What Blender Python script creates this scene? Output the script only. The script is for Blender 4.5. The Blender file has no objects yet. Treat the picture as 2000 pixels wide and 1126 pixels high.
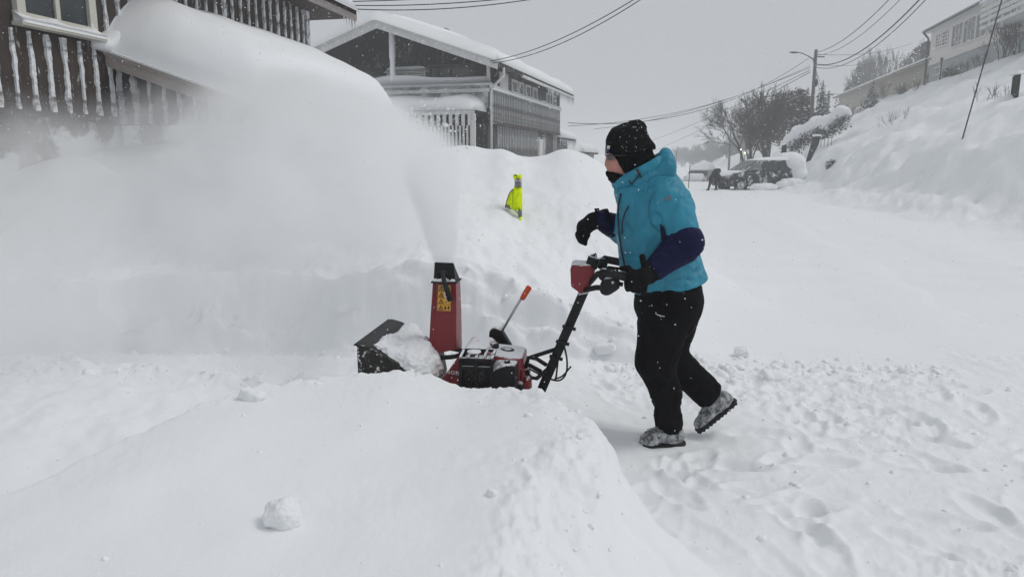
import bpy, bmesh, math, random
import numpy as np
from mathutils import Vector, Matrix

# ---------------------------------------------------------------- camera, sky, sun, exposure
scene = bpy.context.scene
COL = scene.collection
R = math.radians
CAM_Z, FPX, PITCH = 1.45, 1400.0, R(10)

cam_data = bpy.data.cameras.new('camera')
cam_data.sensor_width = 36.0
cam_data.lens = 36.0 * FPX / 2000.0
cam_data.clip_start = 0.05
cam_data.clip_end = 3000
cam = bpy.data.objects.new('camera', cam_data)
cam.location = (0, 0, CAM_Z)
cam.rotation_euler = (R(90) - PITCH, 0, 0)
COL.objects.link(cam)
scene.camera = cam

SUN_EL, SUN_AZ = R(52), R(86)          # azimuth measured from +Y towards +X (from which the light comes)
world = bpy.data.worlds.new('World')
scene.world = world
world.use_nodes = True
wn, wl = world.node_tree.nodes, world.node_tree.links
wn.clear()
w_out = wn.new('ShaderNodeOutputWorld')
w_bg = wn.new('ShaderNodeBackground')
w_sky = wn.new('ShaderNodeTexSky')
w_sky.sky_type = 'NISHITA'
w_sky.sun_disc = False
w_sky.sun_elevation = SUN_EL
w_sky.sun_rotation = SUN_AZ
w_sky.air_density = 1.0
w_sky.dust_density = 4.0
w_hs = wn.new('ShaderNodeHueSaturation')
w_hs.inputs['Saturation'].default_value = 0.12
w_mix = wn.new('ShaderNodeMix'); w_mix.data_type = 'RGBA'
w_mix.inputs['Factor'].default_value = 0.82          # closed cloud cover over the clear sky
w_mix.inputs['B'].default_value = (6.75, 7.10, 7.55, 1)
w_bg.inputs['Strength'].default_value = 0.08
wl.new(w_sky.outputs['Color'], w_hs.inputs['Color'])
wl.new(w_hs.outputs['Color'], w_mix.inputs['A'])
wl.new(w_mix.outputs['Result'], w_bg.inputs['Color'])
wl.new(w_bg.outputs['Background'], w_out.inputs['Surface'])

sun_data = bpy.data.lights.new('sun', 'SUN')
sun_data.energy = 0.95
sun_data.angle = R(24)
sun_data.color = (1.0, 0.975, 0.94)
sun = bpy.data.objects.new('sun', sun_data)
_dir = Vector((math.sin(SUN_AZ) * math.cos(SUN_EL), math.cos(SUN_AZ) * math.cos(SUN_EL), math.sin(SUN_EL)))
sun.rotation_euler = _dir.to_track_quat('Z', 'Y').to_euler()
sun.location = (6, 8, 12)
COL.objects.link(sun)

vs = scene.view_settings
vs.view_transform = 'Standard'
vs.look = 'None'
vs.exposure = -0.05
vs.gamma = 1.0
vs.use_curve_mapping = False
cy = scene.cycles
cy.max_bounces = 12
cy.diffuse_bounces = 4
cy.glossy_bounces = 2
cy.transmission_bounces = 4
cy.volume_bounces = 8
cy.transparent_max_bounces = 12
cy.caustics_reflective = False
cy.caustics_refractive = False
cy.use_denoising = True
try:
    cy.volume_step_rate = 1.0
    cy.volume_max_steps = 256
except Exception:
    pass

# ---------------------------------------------------------------- helpers
_c, _s = math.cos(PITCH), math.sin(PITCH)


def ray(px, py):
    a, v = (px - 1000) / FPX, (563 - py) / FPX
    return a, _c + v * _s, -_s + v * _c


def P(px, py, Y):
    """World point seen at that place of the photograph, Y metres away."""
    a, dy, dz = ray(px, py)
    return Vector((a / dy * Y, Y, CAM_Z + dz / dy * Y))


def wall_hit(px, py, o, d):
    """(distance along d, height) where the sight line meets the upright plane through o along d."""
    rx, ry, rz = ray(px, py)
    det = -rx * d[1] + d[0] * ry
    k = (-o[0] * d[1] + d[0] * o[1]) / det
    t = (k * rx - o[0]) * d[0] + (k * ry - o[1]) * d[1]
    return t, CAM_Z + k * rz


def tag(o, label=None, cat=None, group=None, kind=None):
    if label: o['label'] = label
    if cat: o['category'] = cat
    if group: o['group'] = group
    if kind: o['kind'] = kind
    return o


def empty(name, loc=(0, 0, 0), rz=0.0, label=None, cat=None, group=None):
    o = bpy.data.objects.new(name, None)
    o.empty_display_size = 0.2
    o.location = loc
    o.rotation_euler = (0, 0, rz)
    COL.objects.link(o)
    return tag(o, label, cat, group)


def link(name, me, parent=None, mat=None):
    o = bpy.data.objects.new(name, me)
    COL.objects.link(o)
    if parent is not None:
        o.parent = parent
    if mat is not None and len(me.materials) == 0:
        for m in (mat if isinstance(mat, (list, tuple)) else [mat]):
            me.materials.append(m)
    return o


class MB:
    """Collects shapes and builds them as ONE mesh object."""

    def __init__(self):
        self.v, self.f = [], []

    def add(self, verts, faces):
        n = len(self.v)
        self.v += [tuple(p) for p in verts]
        self.f += [tuple(i + n for i in f) for f in faces]
        return self

    def box(self, x0, x1, y0, y1, z0, z1):
        v = [(x0, y0, z0), (x1, y0, z0), (x1, y1, z0), (x0, y1, z0), (x0, y0, z1), (x1, y0, z1), (x1, y1, z1), (x0, y1, z1)]
        return self.add(v, [(0, 3, 2, 1), (4, 5, 6, 7), (0, 1, 5, 4), (1, 2, 6, 5), (2, 3, 7, 6), (3, 0, 4, 7)])

    def beam(self, a, b, w, h, up=(0, 0, 1)):
        a, b = Vector(a), Vector(b)
        d = (b - a).normalized()
        u = Vector(up)
        if abs(d.dot(u)) > 0.98:
            u = Vector((0, 1, 0))
        s = d.cross(u).normalized()
        u = s.cross(d).normalized()
        v = []
        for p in (a, b):
            for i, j in ((-1, -1), (1, -1), (1, 1), (-1, 1)):
                v.append(p + s * (i * w / 2) + u * (j * h / 2))
        return self.add(v, [(0, 1, 2, 3), (7, 6, 5, 4), (0, 4, 5, 1), (1, 5, 6, 2), (2, 6, 7, 3), (3, 7, 4, 0)])

    def tube(self, pts, rad, n=8, cap=True):
        pts = [Vector(p) for p in pts]
        rads = rad if isinstance(rad, (list, tuple)) else [rad] * len(pts)
        rings, ref = [], None
        for i, p in enumerate(pts):
            d = (pts[min(i + 1, len(pts) - 1)] - pts[max(i - 1, 0)])
            d = d.normalized() if d.length > 1e-9 else Vector((0, 0, 1))
            if ref is None or abs(ref.dot(d)) > 0.99:
                ref = Vector((0, 0, 1)) if abs(d.z) < 0.9 else Vector((0, 1, 0))
            s = d.cross(ref).normalized()
            ref = s.cross(d).normalized()
            rings.append([p + (s * math.cos(2 * math.pi * k / n) + ref * math.sin(2 * math.pi * k / n)) * rads[i] for k in range(n)])
        v = [q for r_ in rings for q in r_]
        f = []
        for i in range(len(pts) - 1):
            for k in range(n):
                f.append((i * n + k, i * n + (k + 1) % n, (i + 1) * n + (k + 1) % n, (i + 1) * n + k))
        if cap:
            f.append(tuple(reversed(range(n))))
            f.append(tuple((len(pts) - 1) * n + k for k in range(n)))
        return self.add(v, f)

    def prism(self, poly, fn, a, b):
        """poly: list of 2D points; fn(p, q, depth) -> 3D point; extruded from depth a to depth b."""
        n = len(poly)
        v = [fn(p[0], p[1], a) for p in poly] + [fn(p[0], p[1], b) for p in poly]
        f = [tuple(range(n)), tuple(reversed(range(n, 2 * n)))]
        f += [(i, n + i, n + (i + 1) % n, (i + 1) % n) for i in range(n)]
        return self.add(v, f)

    def disc(self, c, axis, r, h, n=20):
        c, ax = Vector(c), Vector(axis).normalized()
        return self.tube([c - ax * h / 2, c + ax * h / 2], r, n)

    def build(self, name, mat, parent=None, smooth=False, bevel=0.0, segs=2):
        me = bpy.data.meshes.new(name)
        me.from_pydata(self.v, [], self.f)
        bm = bmesh.new()
        bm.from_mesh(me)
        bmesh.ops.recalc_face_normals(bm, faces=bm.faces)
        bm.to_mesh(me)
        bm.free()
        o = link(name, me, parent, mat)
        if smooth:
            me.polygons.foreach_set('use_smooth', [True] * len(me.polygons))
        if bevel > 0:
            m = o.modifiers.new('bevel', 'BEVEL')
            m.width = bevel
            m.segments = segs
            m.limit_method = 'ANGLE'
        return o


def np_mesh(name, verts, faces, mat, parent=None, smooth=True):
    me = bpy.data.meshes.new(name)
    v = np.asarray(verts, dtype=np.float32)
    f = np.asarray(faces, dtype=np.int32)
    nv, nf, k = len(v), len(f), f.shape[1]
    me.vertices.add(nv)
    me.vertices.foreach_set('co', v.ravel())
    me.loops.add(nf * k)
    me.polygons.add(nf)
    me.loops.foreach_set('vertex_index', f.ravel())
    me.polygons.foreach_set('loop_start', np.arange(nf, dtype=np.int32) * k)
    me.update(calc_edges=True)
    me.validate()
    if smooth:
        me.polygons.foreach_set('use_smooth', np.ones(len(me.polygons), dtype=bool))
    return link(name, me, parent, mat)


# ---- noise
_rng = np.random.default_rng(7)
_perm = _rng.permutation(512)
_perm = np.concatenate([_perm, _perm, _perm])
_g2 = np.stack([np.cos(np.arange(512) * 2.399963), np.sin(np.arange(512) * 2.399963)], 1)
_g3 = _rng.normal(size=(512, 3))
_g3 /= np.linalg.norm(_g3, axis=1, keepdims=True)


def _fade(t):
    return t * t * t * (t * (t * 6 - 15) + 10)


def noise2(x, y):
    x, y = np.asarray(x, float), np.asarray(y, float)
    xi, yi = np.floor(x).astype(int), np.floor(y).astype(int)
    xf, yf = x - xi, y - yi
    u, v = _fade(xf), _fade(yf)
    xi &= 511
    yi &= 511

    def g(i, j, fx, fy):
        h = _perm[_perm[(xi + i) & 511] + ((yi + j) & 511)] & 511
        return _g2[h, 0] * fx + _g2[h, 1] * fy
    a = g(0, 0, xf, yf) * (1 - u) + g(1, 0, xf - 1, yf) * u
    b = g(0, 1, xf, yf - 1) * (1 - u) + g(1, 1, xf - 1, yf - 1) * u
    return (a * (1 - v) + b * v) * 1.5


def fbm2(x, y, octv=4, gain=0.5):
    s, a, f = 0.0, 1.0, 1.0
    for i in range(octv):
        s = s + a * noise2(x * f + 17.3 * i, y * f - 9.1 * i)
        a *= gain
        f *= 2.03
    return s


def noise3(p):
    p = np.asarray(p, float)
    i0 = np.floor(p).astype(int)
    f = p - i0
    u = _fade(f)
    i0 &= 511
    out = np.zeros(len(p))
    for dx in (0, 1):
        for dy in (0, 1):
            for dz in (0, 1):
                h = _perm[_perm[_perm[(i0[:, 0] + dx) & 511] + ((i0[:, 1] + dy) & 511)] + ((i0[:, 2] + dz) & 511)] & 511
                d = f - np.array([dx, dy, dz])
                w = (u[:, 0] if dx else 1 - u[:, 0]) * (u[:, 1] if dy else 1 - u[:, 1]) * (u[:, 2] if dz else 1 - u[:, 2])
                out += w * (_g3[h] * d).sum(1)
    return out * 1.5


def sstep(a, b, x):
    t = np.clip((np.asarray(x, float) - a) / (b - a), 0, 1)
    return t * t * (3 - 2 * t)


# ---- signed-distance shapes, meshed with surface nets
def sd_cap(p, a, b, ra, rb, sy=1.0):
    """Tapered capsule; sy > 1 makes it narrower across Y."""
    a, b = np.array(a, float), np.array(b, float)
    sc = np.array([1, sy, 1.0])
    ab = (b - a) * sc
    pa = (p - a) * sc
    t = np.clip((pa @ ab) / max(ab @ ab, 1e-9), 0, 1)
    return np.linalg.norm(pa - t[..., None] * ab, axis=-1) - (ra + (rb - ra) * t)


def sd_ell(p, c, r):
    q = (p - np.array(c, float)) / np.array(r, float)
    k0 = np.linalg.norm(q, axis=-1)
    k1 = np.linalg.norm(q / np.array(r, float), axis=-1)
    return k0 * (k0 - 1.0) / np.maximum(k1, 1e-6)


def sd_box(p, c, h, r=0.0, rot=None):
    q = p - np.array(c, float)
    if rot is not None:
        q = q @ np.array(rot)
    q = np.abs(q) - (np.array(h, float) - r)
    return np.linalg.norm(np.maximum(q, 0), axis=-1) + np.minimum(q.max(-1), 0) - r


def smin(a, b, k):
    h = np.clip(0.5 + 0.5 * (b - a) / k, 0, 1)
    return b * (1 - h) + a * h - k * h * (1 - h)


def smax(a, b, k):
    return -smin(-a, -b, k)


def sd_plane(p, pt, n):
    n = np.array(n, float)
    n = n / np.linalg.norm(n)
    return (p - np.array(pt, float)) @ n


def surface_nets(fn, lo, hi, res):
    lo, hi = np.array(lo, float), np.array(hi, float)
    n = np.ceil((hi - lo) / res).astype(int) + 1
    ax = [lo[i] + np.arange(n[i]) * res for i in range(3)]
    g = np.stack(np.meshgrid(*ax, indexing='ij'), -1)
    d = fn(g.reshape(-1, 3)).reshape(n)
    ins = d < 0
    c = [(i, j, k) for i in (0, 1) for j in (0, 1) for k in (0, 1)]
    sh = tuple(n - 1)
    cnt = np.zeros(sh, int)
    for i, j, k in c:
        cnt += ins[i:i + sh[0], j:j + sh[1], k:k + sh[2]]
    act = (cnt > 0) & (cnt < 8)
    idx = -np.ones(sh, int)
    cells = np.argwhere(act)
    idx[act] = np.arange(len(cells))
    acc = np.zeros((len(cells), 3))
    num = np.zeros(len(cells))
    for a in range(8):
        for b in range(a + 1, 8):
            ca, cb = np.array(c[a]), np.array(c[b])
            if np.abs(ca - cb).sum() != 1:
                continue
            pa, pb = cells + ca, cells + cb
            da, db = d[tuple(pa.T)], d[tuple(pb.T)]
            m = (da < 0) != (db < 0)
            t = np.where(m, da / np.where(np.abs(da - db) < 1e-12, 1, da - db), 0)
            acc += np.where(m[:, None], pa + (pb - pa) * t[:, None], 0)
            num += m
    verts = lo + (acc / np.maximum(num, 1)[:, None]) * res
    faces = []
    for axis in range(3):
        o1, o2 = [(1, 2), (2, 0), (0, 1)][axis]
        sl_a = [slice(None)] * 3
        sl_b = [slice(None)] * 3
        sl_a[axis] = slice(0, n[axis] - 1)
        sl_b[axis] = slice(1, n[axis])
        A, B = ins[tuple(sl_a)], ins[tuple(sl_b)]
        e = np.argwhere(A != B)
        ok = (e[:, o1] > 0) & (e[:, o2] > 0) & (e[:, o1] < n[o1] - 1) & (e[:, o2] < n[o2] - 1)
        e = e[ok]
        if not len(e):
            continue
        q = []
        for u, v in ((-1, -1), (0, -1), (0, 0), (-1, 0)):
            w = e.copy()
            w[:, o1] += u
            w[:, o2] += v
            q.append(idx[tuple(w.T)])
        q = np.stack(q, 1)
        flip = ~A[tuple(e.T)]
        q[flip] = q[flip][:, ::-1]
        faces.append(q)
    return verts, np.concatenate(faces)


def vnormals(v, f):
    n = np.zeros_like(v)
    fn = np.cross(v[f[:, 2]] - v[f[:, 0]], v[f[:, 3]] - v[f[:, 1]])
    for k in range(4):
        np.add.at(n, f[:, k], fn)
    return n / np.maximum(np.linalg.norm(n, axis=1, keepdims=True), 1e-12)


def sdf_obj(name, fn, lo, hi, res, mat, parent=None, disp=None, origin=None):
    """disp(v, n) -> offset along the normal; origin: subtract so that the mesh sits in its parent's frame."""
    v, f = surface_nets(fn, lo, hi, res)
    if disp is not None:
        n = vnormals(v, f)
        v = v + n * disp(v, n)[:, None]
    if origin is not None:
        v = (v - np.array(origin[0])) @ np.array(origin[1])
    return np_mesh(name, v, f, mat, parent)


# ---- materials
def new_mat(name):
    m = bpy.data.materials.new(name)
    m.use_nodes = True
    nt = m.node_tree
    return m, nt, nt.nodes, nt.links, nt.nodes['Principled BSDF']


def crease_bump(m, scale=9.0, strength=.7, dist=.02, stretch=(1, 1, 1)):
    """Adds soft cloth creases to a material's relief."""
    N, L = m.node_tree.nodes, m.node_tree.links
    b = N['Principled BSDF']
    tc = N.new('ShaderNodeTexCoord')
    mp = N.new('ShaderNodeMapping')
    mp.inputs['Scale'].default_value = stretch
    L.new(tc.outputs['Object'], mp.inputs['Vector'])
    nz = N.new('ShaderNodeTexNoise')
    nz.inputs['Scale'].default_value = scale
    nz.inputs['Detail'].default_value = 2
    nz.inputs['Distortion'].default_value = .3
    L.new(mp.outputs['Vector'], nz.inputs['Vector'])
    sb = N.new('ShaderNodeMath'); sb.operation = 'SUBTRACT'; sb.inputs[1].default_value = .5
    L.new(nz.outputs['Fac'], sb.inputs[0])
    ab = N.new('ShaderNodeMath'); ab.operation = 'ABSOLUTE'
    L.new(sb.outputs['Value'], ab.inputs[0])
    mr = N.new('ShaderNodeMapRange'); mr.interpolation_type = 'SMOOTHSTEP'
    mr.inputs['From Max'].default_value = .12
    L.new(ab.outputs['Value'], mr.inputs['Value'])
    bp = N.new('ShaderNodeBump')
    bp.inputs['Strength'].default_value = strength
    bp.inputs['Distance'].default_value = dist
    L.new(mr.outputs['Result'], bp.inputs['Height'])
    old = b.inputs['Normal'].links
    if old:
        L.new(old[0].from_socket, bp.inputs['Normal'])
    L.new(bp.outputs['Normal'], b.inputs['Normal'])
    return m


def M(name, col, rough=0.6, var=0.12, scale=6.0, bump=0.0, bscale=60.0, metal=0.0, spec=0.4, snow=None, settle=0.0, stretch=(1, 1, 1), sheen=0.0):
    """Plain procedural surface: noise-varied colour, bump, and snow stuck on it.
    snow = (threshold, softness, scale): patches; settle: share of dusting on faces that look up."""
    m, nt, N, L, b = new_mat(name)
    tc = N.new('ShaderNodeTexCoord')
    mp = N.new('ShaderNodeMapping')
    mp.inputs['Scale'].default_value = stretch
    L.new(tc.outputs['Object'], mp.inputs['Vector'])
    nz = N.new('ShaderNodeTexNoise')
    nz.inputs['Scale'].default_value = scale
    nz.inputs['Detail'].default_value = 6
    L.new(mp.outputs['Vector'], nz.inputs['Vector'])
    rmp = N.new('ShaderNodeValToRGB')
    rmp.color_ramp.elements[0].position = 0.3
    rmp.color_ramp.elements[1].position = 0.7
    lo = tuple(max(0, c * (1 - var)) for c in col) + (1,)
    hi = tuple(min(1, c * (1 + var)) for c in col) + (1,)
    rmp.color_ramp.elements[0].color = lo
    rmp.color_ramp.elements[1].color = hi
    L.new(nz.outputs['Fac'], rmp.inputs['Fac'])
    colour = rmp.outputs['Color']
    rough_out = None
    if snow or settle:
        fac = None
        n2 = N.new('ShaderNodeTexNoise')
        n2.inputs['Scale'].default_value = snow[2] if snow else 30.0
        n2.inputs['Detail'].default_value = 8
        n2.inputs['Roughness'].default_value = 0.65
        L.new(mp.outputs['Vector'], n2.inputs['Vector'])
        if snow:
            mr = N.new('ShaderNodeMapRange')
            mr.inputs['From Min'].default_value = snow[0]
            mr.inputs['From Max'].default_value = snow[0] + snow[1]
            L.new(n2.outputs['Fac'], mr.inputs['Value'])
            fac = mr.outputs['Result']
        if settle:
            ge = N.new('ShaderNodeNewGeometry')
            sx = N.new('ShaderNodeSeparateXYZ')
            L.new(ge.outputs['Normal'], sx.inputs['Vector'])
            ad = N.new('ShaderNodeMath'); ad.operation = 'MULTIPLY_ADD'
            L.new(n2.outputs['Fac'], ad.inputs[0])
            ad.inputs[1].default_value = 1.2
            ad.inputs[2].default_value = -0.6
            a2 = N.new('ShaderNodeMath'); a2.operation = 'ADD'
            L.new(sx.outputs['Z'], a2.inputs[0])
            L.new(ad.outputs['Value'], a2.inputs[1])
            m2 = N.new('ShaderNodeMapRange')
            m2.inputs['From Min'].default_value = 1.0 - settle
            m2.inputs['From Max'].default_value = 1.15 - settle * 0.6
            L.new(a2.outputs['Value'], m2.inputs['Value'])
            if fac is None:
                fac = m2.outputs['Result']
            else:
                mx = N.new('ShaderNodeMath'); mx.operation = 'MAXIMUM'
                L.new(fac, mx.inputs[0]); L.new(m2.outputs['Result'], mx.inputs[1])
                fac = mx.outputs['Value']
        mix = N.new('ShaderNodeMix'); mix.data_type = 'RGBA'
        L.new(fac, mix.inputs['Factor'])
        L.new(colour, mix.inputs['A'])
        mix.inputs['B'].default_value = (0.80, 0.82, 0.84, 1)
        colour = mix.outputs['Result']
        mr2 = N.new('ShaderNodeMapRange')
        mr2.inputs['To Min'].default_value = rough
        mr2.inputs['To Max'].default_value = 0.85
        L.new(fac, mr2.inputs['Value'])
        rough_out = mr2.outputs['Result']
    L.new(colour, b.inputs['Base Color'])
    if rough_out is not None:
        L.new(rough_out, b.inputs['Roughness'])
    else:
        b.inputs['Roughness'].default_value = rough
    b.inputs['Metallic'].default_value = metal
    b.inputs['Specular IOR Level'].default_value = spec
    if sheen:
        b.inputs['Sheen Weight'].default_value = sheen
    if bump:
        n3 = N.new('ShaderNodeTexNoise')
        n3.inputs['Scale'].default_value = bscale
        n3.inputs['Detail'].default_value = 5
        L.new(mp.outputs['Vector'], n3.inputs['Vector'])
        bp = N.new('ShaderNodeBump')
        bp.inputs['Strength'].default_value = bump
        bp.inputs['Distance'].default_value = 0.02
        L.new(n3.outputs['Fac'], bp.inputs['Height'])
        L.new(bp.outputs['Normal'], b.inputs['Normal'])
    return m


def snow_material(name, fine=1.0, col=(0.875, 0.888, 0.90)):
    m, nt, N, L, b = new_mat(name)
    tc = N.new('ShaderNodeTexCoord')
    n1 = N.new('ShaderNodeTexNoise')
    n1.inputs['Scale'].default_value = 1.3
    n1.inputs['Detail'].default_value = 5
    L.new(tc.outputs['Object'], n1.inputs['Vector'])
    r1 = N.new('ShaderNodeValToRGB')
    r1.color_ramp.elements[0].position, r1.color_ramp.elements[1].position = 0.3, 0.7
    r1.color_ramp.elements[0].color = (col[0] * 0.97, col[1] * 0.972, col[2] * 0.975, 1)
    r1.color_ramp.elements[1].color = col + (1,)
    L.new(n1.outputs['Fac'], r1.inputs['Fac'])
    L.new(r1.outputs['Color'], b.inputs['Base Color'])
    b.inputs['Roughness'].default_value = 0.7
    b.inputs['Specular IOR Level'].default_value = 0.22
    prev = None
    for sc, st, dist in ((9, 0.05, 0.03), (42, 0.13, 0.012), (210, 0.32, 0.004)):
        n = N.new('ShaderNodeTexNoise')
        n.inputs['Scale'].default_value = sc
        n.inputs['Detail'].default_value = 4
        n.inputs['Roughness'].default_value = 0.6
        L.new(tc.outputs['Object'], n.inputs['Vector'])
        bp = N.new('ShaderNodeBump')
        bp.inputs['Strength'].default_value = st * fine
        bp.inputs['Distance'].default_value = dist
        L.new(n.outputs['Fac'], bp.inputs['Height'])
        if prev is not None:
            L.new(prev, bp.inputs['Normal'])
        prev = bp.outputs['Normal']
    L.new(prev, b.inputs['Normal'])
    return m


SNOW = snow_material('snow')
SNOW_FAR = snow_material('snow_far', 0.5)
CRUMB, _nt, _N, _L, _b = new_mat('crumbled_snow')
_b.inputs['Base Color'].default_value = (.92, .93, .94, 1)
_b.inputs['Roughness'].default_value = .8
_b.inputs['Specular IOR Level'].default_value = .1
LOOSE, _nt, _N, _L, _b = new_mat('snow_crystals')
_b.inputs['Base Color'].default_value = (.89, .90, .91, 1)
_b.inputs['Roughness'].default_value = .8
_b.inputs['Specular IOR Level'].default_value = .1
_tl = _N.new('ShaderNodeBsdfTranslucent')
_tl.inputs['Color'].default_value = (.9, .91, .92, 1)
_mx = _N.new('ShaderNodeMixShader')
_mx.inputs['Fac'].default_value = .5
_L.new(_b.outputs['BSDF'], _mx.inputs[1])
_L.new(_tl.outputs['BSDF'], _mx.inputs[2])
_L.new(_mx.outputs['Shader'], _N['Material Output'].inputs['Surface'])
# ---------------------------------------------------------------- snow-covered ground
D1 = (0.2195, 0.9756)              # along the street
N1 = (0.9756, -0.2195)             # across it, to the right

PACK = np.array([(-1.55, 2.0), (-1.36, 2.5), (-1.12, 2.92), (-.72, 3.12), (-.3, 3.14), (0, 3.11), (.14, 3.08), (.28, 2.93), (.41, 2.66), (.34, 2.35), (.14, 2.05), (.02, 1.6),
                 (.0, .8), (.1, -1.5), (-.5, -4), (-4.5, -4), (-3.6, 0.2), (-2.3, 1.3)])


def sd_poly(x, y, poly):
    d = np.full(x.shape, 1e9)
    inside = np.zeros(x.shape, bool)
    n = len(poly)
    for i in range(n):
        ax, ay = poly[i]
        bx, by = poly[(i + 1) % n]
        ex, ey = bx - ax, by - ay
        t = np.clip(((x - ax) * ex + (y - ay) * ey) / (ex * ex + ey * ey), 0, 1)
        d = np.minimum(d, np.hypot(x - ax - t * ex, y - ay - t * ey))
        c = ((ay > y) != (by > y)) & (x < (bx - ax) * (y - ay) / (by - ay + 1e-12) + ax)
        inside ^= c
    return np.where(inside, d, -d)


_fr = random.Random(11)
FOOT = []
for _ in range(70):
    FOOT.append((_fr.uniform(.55, 3.0), _fr.uniform(2.3, 4.9), _fr.uniform(0, 6.28), _fr.uniform(.02, .055), _fr.uniform(.9, 1.3)))
for i, (fx, fy) in enumerate([(1.3, 3.62), (1.75, 3.45), (2.2, 3.7), (2.75, 3.5), (1.05, 3.2), (1.5, 3.25), (2.0, 3.25), (1.2, 2.75), (1.75, 2.7)]):
    FOOT.append((fx, fy, 1.5 + .3 * math.sin(i * 3), .07, 1.1))


def _smoothed(xs, px, pv, sig):
    k = np.exp(-.5 * (np.arange(-60, 61) * (xs[1] - xs[0]) / sig) ** 2)
    return np.convolve(np.pad(np.interp(xs, px, pv), 60, mode='edge'), k / k.sum(), mode='valid')


_CX = np.linspace(-9, 3.5, 1001)
_CV = _smoothed(_CX, [-9, -6, -3.6, -2.4, -1.5, -.9, -.65, -.28, -.1, .07, .42, .6, .77, 1.05, 1.25, 1.6, 2.0, 2.7],
                [1.6, 1.65, 1.75, 1.8, 1.72, 1.62, 1.64, 1.57, 1.66, 1.53, 1.50, 1.58, 1.60, 1.53, 1.42, 1.0, .45, 0], .10)
_TV = _smoothed(_CX, [-9, -6, -3, -1, -.5, -.3, 0, .3, .85, 1.3, 1.7], [.5, .55, .6, .64, .72, .70, .58, .48, .26, .08, 0], .07)


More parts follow.
